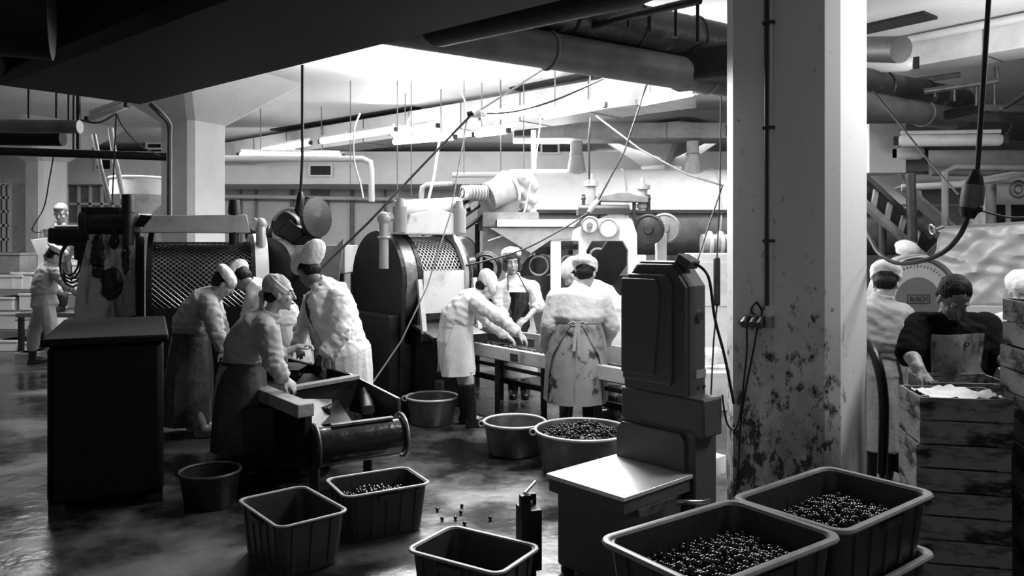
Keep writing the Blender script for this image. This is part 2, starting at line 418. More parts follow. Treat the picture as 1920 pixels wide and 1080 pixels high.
# left background: glazed partition, door
def window_grid(name, px0, py0, px1, py1, Y, nx, ny, m='glass_dim'):
    a = at(px0, py1, Y); b = at(px1, py0, Y); w = b.x - a.x; h = b.z - a.z; c = (a + b) / 2
    o = MB().box((c.x, Y, c.z), (w, .02, h)).build(name, m, smooth=False); struct(o)
    f = MB()
    for i in range(nx + 1): f.box((a.x + w * i / nx, Y - .03, c.z), (.05, .06, h))
    for j in range(ny + 1): f.box((c.x, Y - .03, a.z + h * j / ny), (w, .06, .05))
    k = f.build('window_frame', 'duct_white', o, smooth=False); return o
window_grid('window_1', 128, 345, 236, 420, 17.5, 5, 2, 'duct_grey')
window_grid('window_2', 0, 345, 20, 475, 15.5, 2, 5)
struct(MB().box(((at(-40, 0, 15.8).x + at(60, 0, 15.8).x) / 2, 15.8, 1.5), (1.25, .1, 3.0)).build('door_1', 'enamel_light', smooth=False))
# bright windows in the wall right of the middle
def glow_win(name, px0, py0, px1, py1, Y):
    a = at(px0, py1, Y); b = at(px1, py0, Y); c = (a + b) / 2
    o = MB().box((c.x, Y, c.z), (b.x - a.x, .02, b.z - a.z)).build(name, 'window_glow', smooth=False); struct(o)
    f = MB()
    for i in range(4): f.box((a.x + (b.x - a.x) * i / 3, Y - .03, c.z), (.03, .05, b.z - a.z))
    f.build('window_frame', 'duct_white', o, smooth=False)
glow_win('window_3', 1118, 288, 1198, 330, 18.9)
glow_win('window_4', 1270, 288, 1304, 330, 18.9)

# ================================================================== ceiling ducts and pipes
def duct_box(name, p, q, w, h, m, lab, cat='duct', parts=None, bevel=.0):
    p, q = V(p), V(q); d = (q - p); L = d.length; t = thing(name, lab, cat, p, math.atan2(d.y, d.x))
    MB().box((L / 2, 0, 0), (L, w, h)).build('duct_body', m, t, smooth=False, bevel=bevel or .012)
    k = int(L / 1.25) if m != 'duct_black' else 0
    for i in range(1, k + 1): MB().box((i * L / (k + 1), 0, 0), (.02, w + .016, h + .016)).build('joint_strip', 'duct_grey', t, smooth=False)
    return t
zc = 3.62
a = at_z(412, 266, 3.84); b = at_z(950, 173, 3.84)
dirn = (b - a).normalized(); side = V((dirn.y, -dirn.x, 0)) * -1      # away from camera side
if side.y < 0: side = -side
off = side * .36
duct_box('ceiling_duct', a - dirn * 1.0 + off + V((0, 0, -.23)), b + dirn * 2.6 + off + V((0, 0, -.23)), .7, .40, 'duct_white',
         'long pale box duct running diagonally under the bright ceiling of the middle bay')
# flat duct in front of the far column
c0 = at(962, 250, 12.3); c1 = at(1380, 248, 12.3)
dct = duct_box('ceiling_duct', c0, c1 + V((1.2, 0, 0)), .7, .24, 'duct_mid', 'shallow horizontal box duct above the white vessel with an open square outlet')
o = MB().box((.18, -.36, 0), (.32, .02, .17)).build('outlet_grille', 'grille', dct, smooth=False)
o = MB().box((3.37, -.36, 0), (.16, .02, .17)).build('outlet_grille', 'grille', dct, smooth=False)
# two flared outlets under it
for px, lab in ((1081, 'left pale flared air outlet standing on the white vessel under the shallow duct'), (1299, 'right pale flared air outlet standing on the white vessel beside the near column')):
    p = at(px, 265, 12.0); q = at(px, 322, 12.0)
    t = thing('air_outlet', lab, 'duct', q)
    h = p.z - q.z
    MB().lathe([(.155, -.12), (.15, 0), (.098, h * .58), (.095, h * .6), (.095, h)], n=16).build('cone', 'duct_mid', t)
    MB().torus((0, 0, h * .58), (0, 0, 1), .1, .012, n=16, m=6).build('collar', 'steel', t)
# dark strips painted for the shadow gaps between ceiling and ducts
for (p0, p1, lab) in (((505, 243), (770, 200), 'dark strip standing for the shadow gap above the diagonal box duct, left'), ((955, 165), (1130, 130), 'dark strip standing for the shadow gap above the diagonal box duct, right')):
    A, B = at_z(p0[0], p0[1], 3.885), at_z(p1[0], p1[1], 3.885)
    o = MB().bar(A + side * .12, B + side * .12, .22, .03, (0, 0, 1)).build('slot_shade', 'grille', smooth=False); tag(o, lab, 'ceiling shade strip')

# big round grey duct behind the near column, with tarred pipe resting above it
ga = at_z(700, 78, 2.98) ; gb = at_z(1357, 178, 2.98)
gd = (gb - ga).normalized()
def round_duct(p, q, r, m, lab, name='round_duct', rings=0, rm='duct_grey', endcap=False):
    p, q = V(p), V(q); d = q - p; t = thing(name, lab, 'duct', p); L = d.length; u = d.normalized()
    k = 24; mb = MB()
    mb.lathe([(0, 0), (r, 0), (r, L), (0, L)], (0, 0, 0), u, n=28)
    mb.build('duct_body', m, t)
    if rings:
        for i in range(1, rings + 1): MB().torus(u * (L * i / (rings + 1)), u, r + .002, .012, n=28, m=6).build('joint_ring', rm, t)
    return t
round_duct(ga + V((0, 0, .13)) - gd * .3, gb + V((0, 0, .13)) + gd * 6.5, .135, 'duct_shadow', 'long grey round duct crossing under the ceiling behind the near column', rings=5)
upp = V((0, 0, .44)) + V((gd.y, -gd.x, 0)) * -.02
round_duct(ga + upp + gd * .9, gb + upp + gd * .3, .18, 'tar_pipe', 'black tarred pipe with flaking patches lying above the grey round duct', 'tarred_pipe', rings=3, rm='tar_pipe')
round_duct(gb + upp + gd * 1.6 - V((0, 0, .1)), gb + upp + gd * 4.0 - V((0, 0, .1)), .155, 'tar_pipe', 'black tarred pipe with flaking patches right of the near column', 'tarred_pipe', rings=2, rm='tar_pipe')
# dark bracket boxes under the tarred pipe
c = at(1330, 125, 6.5); o = MB().box(c, (.75, .5, .3), rz=R(-30)).build('duct_junction', 'iron_black', bevel=.05); tag(o, 'black junction box under the tarred pipe at the left face of the near column', 'duct')
c = at(1890, 212, 7.9); o = MB().box(c, (1.1, .5, .1), rz=R(10)).build('duct_junction', 'iron_black', bevel=.02); tag(o, 'flat black junction box at the right end of the tarred pipe', 'duct')

# big black box ducts of the near dark bay (an L)
z0 = 2.82
A0 = at_z(270, 199, z0); A1 = at_z(740, 85, z0); du = (A1 - A0).normalized(); dn = V((-du.y, du.x, 0))
if dn.y > 0: dn = -dn
mid0 = A0 + dn * .55; mid1 = A1 + du * 2.2 + dn * .55
t = duct_box('black_duct', mid1 + V((0, 0, .5)), mid0 + V((0, 0, .5)), 1.1, 1.0, 'duct_black', 'huge black box duct crossing the dark top left, with a branch to the left', bevel=.06)
B0 = A0 + dn * .55 + V((0, 0, .45)) - du * -.0
p_, q_ = mid0 + V((0, 0, .48)) + du * .55 + dn * .6, mid0 + V((0, 0, .48)) + du * .55 + V((-.83, -.5, 0)).normalized() * 3.4
br = MB().bar(p_, q_, 1.05, .9).build('duct_branch', 'duct_black', t, smooth=False, bevel=.06); br.matrix_parent_inverse = (Matrix.Translation(t.location) @ t.rotation_euler.to_matrix().to_4x4()).inverted()
# double rounded black duct
D0 = at_z(838, 100, 2.92); D1 = at_z(1245, 20, 2.92); dd = (D1 - D0).normalized(); dnn = V((-dd.y, dd.x, 0))
if dnn.y > 0: dnn = -dnn
t = thing('twin_duct', 'short black twin duct with rounded edges and a blunt left end at the top middle', 'duct', D0)
L = (D1 - D0).length + .15
for i, (o_, zz, r) in enumerate(((.17, .19, .19), (.52, .23, .20))):
    MB().lathe([(0, 0), (r * .7, 0), (r, .06), (r, L - .25), (r * .75, L), (0, L)], dnn * o_ + V((0, 0, zz)), dd, n=24).build('duct_body', 'duct_black', t)
MB().bar(dnn * .28 + V((0, 0, .42)), dnn * .28 + dd * (L - .2) + V((0, 0, .42)), .5, .22, (0, 0, 1)).build('duct_cover', 'duct_black', t, bevel=.03)
for s in (.3, 1.4): MB().bar(dnn * .28 + dd * s + V((0, 0, .5)), dnn * .28 + dd * s + V((0, 0, CZ - 2.95)), .03, .03).build('hanger_rod', 'iron_black', t)
# hanging round hood at top left corner
round_duct(at(35, 40, 3.6) + V((-.9, -.3, .1)), at(35, 40, 3.6) + V((.06, .16, .1)), .24, 'duct_black', 'black round duct end poking in at the top left corner', rings=1, rm='iron_black')

# rail with hangers near the twin duct
r0 = at(1150, 38, 5.6); r1 = at(1312, 0, 5.0)
t = thing('hanger_rail', 'dark pipe rail carrying four rods, left of the near column top', 'rail', r0)
MB().cyl(r0 - (r1 - r0) * .4 - r0, r1 - r0, .028).build('rail', 'iron_dark', t)
for k, (px, y0, y1) in enumerate(((1178, 36, 52), (1219, 28, 60), (1267, 18, 70), (1308, 8, 80))):
    f = (px - 1150) / 162; Y = 5.6 - .6 * f
    MB().cyl(at(px, y0, Y) - r0, at(px, y1, Y) - r0, .011, n=8).build('hanger_rod', 'iron_dark', t)
r0 = at(1730, 172, 7.6); r1 = at(1870, 152, 7.6)
t = thing('hanger_rail', 'dark pipe rail carrying four rods, right of the near column', 'rail', r0)
MB().cyl(V((0, 0, 0)), r1 - r0, .03).cyl(at(1868, 125, 7.6) - r0, r1 - r0, .022).build('rail', 'iron_dark', t)
for px, y0, y1 in ((1752, 168, 182), (1789, 165, 190), (1830, 158, 198), (1864, 154, 200)):
    MB().cyl(at(px, y0, 7.6) - r0, at(px, y1, 7.6) - r0, .013, n=8).build('hanger_rod', 'iron_dark', t)

# left pipes
pipe('heating_pipe', [at(-40, 236, 7.4), at(150, 238, 7.4)], .065, 'duct_grey', 'grey insulated pipe ending in mid air at the left edge, upper of three')
pipe('heating_pipe', [at(-40, 258, 7.8), at(118, 260, 7.8)], .075, 'duct_black', 'dark insulated pipe at the left edge, middle of three')
pipe('heating_pipe', [at(-60, 281, 8.8), at(312, 294, 9.7)], .05, 'duct_black', 'long black pipe from the left edge to the left column, lowest of three')
for k, (px, y0, y1, Y) in enumerate(((54, 180, 222, 7.4), (106, 185, 222, 7.4), (147, 185, 280, 8.6), (129, 188, 225, 7.4), (138, 238, 280, 8.8))):
    pipe('pipe_hanger', [V((at(px, y0, Y).x, Y, CZ)), at(px, y1, Y)], .012 + .012 * (k == 2), 'iron_black', ['first thin black rod holding the upper left pipe, near the edge', 'second thin black rod holding the upper left pipe', 'thick black rod from the black duct down to the long black pipe',
        'short black rod over the end of the upper left pipe', 'black rod between the upper left pipe and the long black pipe'][k], 'rod', n=8)
# conduit running down the left column
pc = at(316, 230, 9.75)
pipe('column_conduit', [at(282, 196, 9.6), at(300, 214, 9.6), at(315, 232, 9.75), at(317, 260, 9.8), at(317, 410, 9.8)], .026, 'iron_dark', 'dark conduit bending down the left edge of the left column', sm=4)
pipe('column_conduit', [at(286, 192, 9.7), at(306, 212, 9.7), at(320.5, 232, 9.8), at(321, 260, 9.85), at(321, 410, 9.85)], .012, 'duct_white', 'thin pale conduit beside the dark one on the left column', sm=4)

# ------------------------------------------------------------------ fluorescent lamps
def lamp(p, q, r, lab, housing='enamel_white', cap='grille', glow=True, rods=False):
    p, q = V(p), V(q); d = q - p; t = thing('fluorescent_lamp', lab, 'lamp', p)
    u = d.normalized(); L = d.length
    MB().lathe([(0, 0), (r * .7, 0), (r, r * .5), (r, L - r * .5), (r * .7, L), (0, L)], (0, 0, 0), u, n=14).build('tube', 'tube_glow' if glow else 'enamel_white', t)
    MB().bar(u * .02 + V((0, 0, r + .02)), u * (L - .02) + V((0, 0, r + .02)), r * 1.1, .04).build('housing', housing, t, smooth=False)
    for e_ in (-.03, L + .03): MB().box(u * e_, (.05, .05, r * 1.4), rz=math.atan2(u.y, u.x)).build('end_cap', cap, t, smooth=False)
    if rods:
        for e_ in (.2, .8): MB().cyl(u * (L * e_) + V((0, 0, r + .03)), u * (L * e_) + V((0, 0, CZ - p.z)), .008, n=8).build('hanger_rod', 'duct_grey', t)
LP = [((492, 283), (580, 268), 3.325, 'leftmost glowing tube lamp under the diagonal box duct'), ((602, 265), (740, 243), 3.325, 'second glowing tube lamp from the left under the diagonal box duct'),
      ((735, 250), (818, 236), 3.325, 'third glowing tube lamp under the diagonal box duct'), ((905, 221), (1005, 207), 3.325, 'glowing tube lamp right of the cable knot under the ceiling'),
      ((1020, 218), (1130, 197), 3.29, 'glowing tube lamp in the middle of the bright bay'), ((1200, 192), (1300, 172), 3.29, 'glowing tube lamp just left of the near column'),
      ((738, 266), (850, 257), 3.2, 'low faint tube lamp in the second row over the vessel'), ((892, 252), (950, 245), 3.2, 'stubby tube lamp left of the open square duct outlet'),
      ((450, 290), (640, 293), 3.1, 'far left tube lamp in front of the soffit')]
for (a, b, z, lab) in LP:
    lamp(at_z(a[0], a[1], z), at_z(b[0], b[1], z), .045, lab, rods=(z < 3.3))
lamp(at(1600, 124, 8.0), at(1712, 118, 7.7), .08, 'thick pale tube lamp directly right of the near column', glow=False)
lamp(at(1685, 264, 9.0), at(1880, 262, 8.6), .07, 'long pale tube lamp right of the near column under the grey duct', glow=False)
lamp(at(1680, 288, 9.4), at(1730, 287, 9.4), .08, 'short round headed lamp right of the near column', housing='duct_grey', glow=False)
# right bay: box beam with a pipe along its top edge
e0 = V((3.97, 8.5, 3.73)); ed = V((.91, -1.13, 0)).normalized(); en = V((1.13, .91, 0)).normalized() * .26
duct_box('ceiling_duct', e0 - ed * 1.0 + en, e0 + ed * 3.2 + en, .5, .33, 'duct_white', 'pale box duct crossing the top right corner behind the hanging plug cable')
pipe('duct_pipe', [e0 - ed * .9 + V((-.04, -.03, .11)), e0 + ed * 3.1 + V((-.04, -.03, .11))], .04, 'duct_white', 'pale pipe running along the top edge of the right box duct')
o = MB().bar(at_z(1600, 60, 3.885), at_z(1745, 28, 3.885), .3, .03).build('slot_shade', 'grille', smooth=False); tag(o, 'dark strip for the shadow gap at the upper right of the near column', 'ceiling shade strip')  # dark strip laid on the ceiling in place of shade in the gap
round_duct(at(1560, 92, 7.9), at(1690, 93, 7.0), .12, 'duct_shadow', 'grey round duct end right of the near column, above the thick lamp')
pipe('heating_pipe', [at(1600, 168, 9.6), at(1800, 140, 9.2)], .035, 'duct_grey', 'grey pipe with a blunt end under the right box duct')
# horizontal pipes in the right background
pipe('heating_pipe', [at(1715, 470, 8.5), V((at(1772, 470, 8.4).x, 8.4, 0)), at(1772, 322, 8.4), at(1790, 314, 8.4), at(1990, 317, 8.4)][1:], .035, 'duct_grey', 'grey pipe bending from upright to level behind the white sheeting', sm=0)
pipe('heating_pipe', [at(1745, 322, 9.2), at(2000, 326, 9.2)], .05, 'duct_grey', 'level grey pipe behind the hanging plug, upper')
pipe('heating_pipe', [at(1600, 300, 11.0), at(2050, 300, 11.0)], .14, 'duct_white', 'thick pale level pipe in the right background')
pipe('heating_pipe', [at(1710, 338, 9.8), at(2000, 338, 9.8)], .08, 'duct_white', 'pale level pipe behind the hanging plug, lower')
pipe('heating_pipe', [at(1690, 352, 9.0), at(1800, 346, 8.8), at(1990, 312, 8.4)], .04, 'duct_white', 'slanting pale pipe rising right behind the hanging plug')
pipe('pipe_post', [at(1707, 325, 8.2), at(1711, 455, 8.2)], .05, 'iron_dark', 'dark upright post behind the slanting conveyor at right', 'post')
pipe('pipe_post', [at(1859, 345, 9.0), V((at(1859, 345, 9.0).x, 9.0, 0))], .05, 'duct_grey', 'short grey upright post behind the white sheeting', 'post')
o = MB().box(at(1648, 282, 9.6), (.45, .45, .6)).build('duct_riser', 'duct_white', smooth=False, bevel=.01); tag(o, 'pale square duct riser at the right face of the near column', 'duct')
o = MB().box(at(1693, 298, 9.9), (.5, .3, .35)).build('duct_riser', 'duct_grey', smooth=False, bevel=.01); tag(o, 'grey box behind the short round headed lamp', 'box')
# ================================================================== people
def organic(mb, name, m, parent, origin, voxel=.012, disp=None, iters=2):
    """closed shapes fused into one continuous skin"""
    me = bpy.data.meshes.new('tmp'); me.from_pydata([tuple(p) for p in mb.v], [], mb.f); me.update()
    bm = bmesh.new(); bm.from_mesh(me); bmesh.ops.recalc_face_normals(bm, faces=bm.faces); bm.to_mesh(me); bm.free()
    o = bpy.data.objects.new('tmp', me); COL.objects.link(o)
    r = o.modifiers.new('r', 'REMESH'); r.mode = 'VOXEL'; r.voxel_size = voxel; r.use_smooth_shade = True
    if iters:
        s = o.modifiers.new('s', 'SMOOTH'); s.factor = .5; s.iterations = iters
    dg = bpy.context.evaluated_depsgraph_get()
    m2 = bpy.data.meshes.new_from_object(o.evaluated_get(dg))
    bpy.data.objects.remove(o); bpy.data.meshes.remove(me)
    n = len(m2.vertices)
    if disp:
        no = [v.normal.copy() for v in m2.vertices]
        for i, v in enumerate(m2.vertices): v.co = disp(v.co.copy(), no[i])
    for v in m2.vertices: v.co -= origin
    for p in m2.polygons: p.use_smooth = True
    m2.name = name; m2.materials.clear(); m2.materials.append(MATS[m])
    ob = bpy.data.objects.new(name, m2); COL.objects.link(ob); ob.parent = parent
    return ob
def limb(mb, pts, rs, n=14, m=6):
    for i in range(len(pts) - 1): mb.cyl(pts[i], pts[i + 1], rs[i], rs[i + 1], n=n)
    for p, r in zip(pts, rs): mb.ball(p, r, n=n, m=m + 2)
def loft(mb, secs, side, n=24, grow=0.0, caps=True, endcap=True):
    """secs = [(centre, rx, ry)] elliptic rings across the path, side = body's right"""
    P = [V(s[0]) for s in secs]; vs = []; k = len(P); rings = []
    for i, (c, rx, ry) in enumerate(secs):
        t = (P[min(i + 1, k - 1)] - P[max(i - 1, 0)]).normalized()
        s = (side - t * side.dot(t)).normalized(); f = t.cross(s)
        rings.append((P[i], s, f, rx + grow, ry + grow, t))
    ext = []
    if caps:
        c, s, f, rx, ry, t = rings[0]; q = min(rx, ry) * .5
        ext += [(c - t * q, s, f, rx * .35, ry * .35, t), (c - t * q * .7, s, f, rx * .75, ry * .75, t)]
    ext += rings
    if caps and endcap:
        c, s, f, rx, ry, t = rings[-1]; q = min(rx, ry) * .5
        ext += [(c + t * q * .7, s, f, rx * .75, ry * .75, t), (c + t * q, s, f, rx * .35, ry * .35, t)]
    for c, s, f, rx, ry, t in ext:
        vs += [c + s * rx * math.cos(2 * math.pi * j / n) + f * ry * math.sin(2 * math.pi * j / n) for j in range(n)]
    K = len(ext)
    fs = [(i * n + j, i * n + (j + 1) % n, (i + 1) * n + (j + 1) % n, (i + 1) * n + j) for i in range(K - 1) for j in range(n)]
    fs += [tuple(range(n - 1, -1, -1)), tuple(range((K - 1) * n, K * n))]
    mb.add(vs, fs)
def arc_shell(secs, fwd, side, thick=.006, n=26, folds=.006, seed=0):
    """a sheet hanging round part of the body: secs = [(centre, rx, ry, a0, a1)], angle 0 = forward, + = body's right"""
    mb = MB(); k = len(secs); outer = []; inner = []
    for i, (c, rx, ry, a0, a1) in enumerate(secs):
        for j in range(n + 1):
            a = R(a0 + (a1 - a0) * j / n)
            w = folds * min(1, i / 2) * math.sin(a * 9 + seed + .4 * i) * (.6 + .4 * math.sin(a * 3.3 + seed))
            p = V(c) + side * (rx + w) * math.sin(a) + fwd * (ry + w) * math.cos(a)
            e = (side * math.sin(a) + fwd * math.cos(a)).normalized()
            outer.append(p); inner.append(p - e * thick)
    N = n + 1; vs = outer + inner; o = k * N; fs = []
    for i in range(k - 1):
        for j in range(n):
            q = (i * N + j, i * N + j + 1, (i + 1) * N + j + 1, (i + 1) * N + j)
            fs.append(q); fs.append(tuple(x + o for x in reversed(q)))
    for i in range(k - 1):
        for j in (0, n): fs.append((i * N + j, (i + 1) * N + j, (i + 1) * N + j + o, i * N + j + o))
    for j in range(n):
        for i in (0, k - 1): fs.append((i * N + j, i * N + j + 1, i * N + j + 1 + o, i * N + j + o))
    mb.add(vs, fs); return mb
def fold_fn(waist_z, amp=.007, seed=0.0, segs=()):
    def f(co, no):
        s = seed
        for p, q, rr, ke in segs:
            d_ = q - p; L = d_.length; u_ = (co - p).dot(d_) / (L * L)
            if -.05 < u_ < 1.05 and (co - p - d_ * u_).length < rr:
                w = 1.0 - .75 * min(1, abs(u_ - ke) * 1.5); ph = u_ * L
                a = math.sin(ph * 70 + 9 * noise.noise(co * 8) + s) * noise.noise(co * 13 + V((s, 0, 0))) ; b = noise.noise(V((co.x * 24 + s, co.y * 24, co.z * 24)))
                return co + no * amp * (1.9 * w * a + .8 * b + .9 * (1 - 2.2 * abs(noise.noise(V((co.x * 9 + s, co.y * 9, co.z * 4))))) - .2)
        if co.z > waist_z:
            a = noise.noise(V((co.x * 7 + s, co.y * 7, co.z * 12))) ; b = noise.noise(V((co.x * 16 + s, co.y * 16, co.z * 22)))
            c = noise.noise(V(((co.x + co.z) * 11 + s, (co.y - co.z) * 11, co.z * 5)))
            d = amp * (1.1 * (1 - 2 * abs(a)) + .6 * (1 - 2 * abs(c)) + .5 * b - .8)
        else:
            a = noise.noise(V((co.x * 9 + s, co.y * 9, co.z * 1.4))); b = noise.noise(V((co.x * 20 + s, co.y * 20, co.z * 4)))
            d = amp * (1.5 * (1 - 2 * abs(a)) + .4 * b - .7)
        return co + no * d
    return f
def hand_shape(mb, wr, d, nrm, thumb_side, curl=25, spread=1.0, s=1.0, grow=0.0):
    """palm, four fingers of different lengths and a thumb; d = pointing direction, nrm = back of the hand"""
    d = V(d).normalized(); nrm = (V(nrm) - d * V(nrm).dot(d)).normalized(); x = d.cross(nrm).normalized() * thumb_side
    M = Matrix((x, d, nrm)).transposed()
    mb.ball(wr + d * .045 * s, (.041 * s + grow, .056 * s + grow, .017 * s + grow), n=14, m=10, M=M)
    mb.ball(wr + d * .07 * s, (.040 * s + grow, .03 * s + grow, .014 * s + grow), n=14, m=10, M=M)
    limb(mb, [wr - d * .02, wr + d * .02 * s], [.026 * s + grow, .027 * s + grow], n=12)
    L = (.070, .080, .074, .058)
    for i in range(4):
        off = (.030 - .0205 * i) * s
        b = wr + d * (.086 - .006 * abs(i - 1.2)) * s + x * off
        fd = (d + x * (.16 - .1 * i) * spread).normalized(); up = nrm; p = b - fd * .02; pts = [p, b]; ang = 0
        for k, fr in enumerate((.45, .32, .26)):
            ang += curl * (.5, 1.0, .8)[k] * (1 + .12 * i)
            q = fd * math.cos(R(ang)) - up * math.sin(R(ang))
            pts.append(pts[-1] + q * L[i] * fr * s)
        limb(mb, pts, [r * s + grow for r in (.0095, .0095, .0088, .0082, .007)], n=10, m=5)
    tb = wr + d * .022 * s + x * .028 * s
    t1 = (d * .62 + x * .75 - nrm * .25).normalized(); t2 = (d * .9 + x * .25 - nrm * .35).normalized()
    limb(mb, [tb - t1 * .012, tb + t1 * .034 * s, tb + t1 * .034 * s + t2 * .030 * s, tb + t1 * .034 * s + t2 * .052 * s], [r * s + grow for r in (.014, .012, .0105, .008)], n=10, m=5)

def person(S):
    """S: dictionary of joints given as (pixel x, pixel y, depth offset) at distance S['Y']"""
    Y0 = S['Y']
    J = lambda t: at(t[0], t[1], Y0 + (t[2] if len(t) > 2 else 0))
    ty = R(S['tyaw']); fwd = V((math.sin(ty), math.cos(ty), 0)); side = V((math.cos(ty), -math.sin(ty), 0))
    hy, hp, hr = R(S['yaw']), R(S.get('pitch', 0)), R(S.get('roll', 0)); hs = S.get('hs', 1.0)
    f = V((math.sin(hy) * math.cos(hp), math.cos(hy) * math.cos(hp), -math.sin(hp)))
    r = V((math.cos(hy), -math.sin(hy), 0)); u = r.cross(f)
    if hr: Q = Matrix.Rotation(hr, 3, f); r = Q @ r; u = Q @ u
    HM = Matrix((r, f, u)).transposed(); HC = J(S['head'])
    H = lambda x, y, z: HC + HM @ V((x, y, z)) * hs
    tor = [(J(t), t[3], t[4]) for t in S['torso']]             # neck base ... hips
    base = J(S['torso'][-1]); org = V((base.x, base.y, S.get('ground', 0.0)))
    root = thing('person', S['label'], 'person', org, 0, S.get('group'))
    vox = S.get('voxel', .009)
    # ---- body: one continuous skin
    b = MB()
    b.ball(H(0, -.012, .032), (.074 * hs, .092 * hs, .084 * hs), n=20, m=14, M=HM)
    b.ball(H(0, .022, -.035), (.057 * hs, .066 * hs, .074 * hs), n=18, m=12, M=HM)
    b.ball(H(0, .030, -.080), (.040 * hs, .046 * hs, .030 * hs), n=14, m=8, M=HM)
    b.ball(H(0, .068, -.100), (.019 * hs, .016 * hs, .016 * hs), n=10, m=8, M=HM)
    for sg in (-1, 1):
        b.ball(H(sg * .034, .058, -.028), (.022 * hs,) * 3, n=10, m=8)
        b.ball(H(sg * .076, -.004, -.012), (.010 * hs, .020 * hs, .032 * hs), n=10, m=8, M=HM)
        b.ball(H(sg * .027, .078, .032), (.024 * hs, .012 * hs, .009 * hs), n=10, m=6, M=HM)
    limb(b, [H(0, .084, .020), H(0, .098, -.010), H(0, .106, -.026)], [.009 * hs, .010 * hs, .0125 * hs], n=10, m=5)
    b.ball(H(0, .090, -.062), (.021 * hs, .011 * hs, .009 * hs), n=10, m=6, M=HM)
    nb = tor[0][0]
    limb(b, [H(0, -.022, -.055), nb.lerp(H(0, -.022, -.06), .5), nb - V((0, 0, .02))], [.052 * hs, .052, .062], n=16)
    loft(b, tor, side)
    hands = []
    for A in S['arms']:
        p = [J(q) for q in A['j']]
        limb(b, p[:3], [.05, .040, .027]); limb(b, [p[0], tor[1][0].lerp(p[0], .35)], [.05, .07])
        hd = (J(A['hand']) - p[2])
        hands.append((A, p, hd))
        hand_shape(b, p[2], hd, A.get('n', (0, 0, 1)), A.get('th', 1), A.get('curl', 30), s=A.get('hsz', 1.0))
    hipc = tor[-1][0]
    for sg, Lg in zip((-1, 1), S['legs']):
        k_, a_ = J(Lg[0]), J(Lg[1]); h_ = hipc + side * sg * .09 - V((0, 0, .02))
        limb(b, [h_, k_, k_.lerp(a_, .35), a_], [.088, .055, .053, .036]); limb(b, [a_, a_ + V((math.sin(R(Lg[2])), math.cos(R(Lg[2])), -.35)) * .12], [.036, .03])
    def face(co, no):
        q = HM.transposed() @ (co - HC) / hs
        if q.y > .03 and abs(q.z) < .12 and q.length < .16:
            for sg in (-1, 1):
                e = (q - V((sg * .031, .078, .010))).length
                co = co - f * (.013 * hs * math.exp(-(e / .014) ** 2))
            e = (V((0, q.y, q.z)) - V((0, .088, -.062))).length
            if abs(q.x) < .022: co = co - f * (.004 * hs * math.exp(-(abs(q.z + .062) / .0028) ** 2))
        return co
    organic(b, 'body', S.get('skin', 'skin'), root, org, vox, face, 2)
    if S.get('face', True):
        for sg in (-1, 1):
            e = MB().ball(H(sg * .031, .0655, .009), .0115 * hs, n=12, m=8).build('eye', 'eye_white', root, offset=org)
            MB().ball(H(sg * .031, .0735, .008), .0055 * hs, n=10, m=6).build('iris', 'eye_dark', e, offset=org)
            MB().tube([H(sg * .014, .084, .029), H(sg * .031, .084, .034), H(sg * .046, .073, .030)], .003 * hs, n=6).build('eyebrow', S.get('hairm', 'hair_brown'), root, offset=org)
        MB().ball(H(0, .0985, -.0585), (.019 * hs, .005 * hs, .0035 * hs), n=10, m=6, M=HM).ball(H(0, .0975, -.066), (.016 * hs, .005 * hs, .0042 * hs), n=10, m=6, M=HM).build('lips', 'lip', root, offset=org)
    # ---- hair
    hk = S.get('hair', 'short'); hm = S.get('hairm', 'hair_brown')
    if hk:
        h = MB(); hq = .95 if S.get('cap') == 'scarf' else 1.0
        h.ball(H(0, -.026, .046 if hq == 1 else .038), (.084 * hs * hq, .094 * hs * hq, .086 * hs * hq), n=20, m=14, M=HM)
        h.ball(H(0, -.055, -.010), (.078 * hs, .060 * hs, .062 * hs), n=16, m=10, M=HM)
        if hk == 'bob':
            for sg in (-1, 1):
                h.ball(H(sg * .074, -.004, -.03), (.026 * hs, .058 * hs, .07 * hs), n=14, m=10, M=HM)
                h.ball(H(sg * .060, .050, .045), (.034 * hs, .030 * hs, .036 * hs), n=12, m=8, M=HM)
            h.ball(H(0.012, .068, .062), (.05 * hs, .026 * hs, .024 * hs), n=12, m=8, M=HM)
        if hk in ('quiff', 'bob'):
            h.ball(H(0.01, .05, .085), (.062 * hs, .04 * hs, .034 * hs), n=12, m=8, M=HM)
        def hd_(co, no): return co + no * (.004 * noise.noise(V((co.x * 60, co.y * 60, co.z * 25))))
        organic(h, 'hair', hm, root, org, max(.008, vox), hd_, 1)
    # ---- cap or headscarf
    ck = S.get('cap')
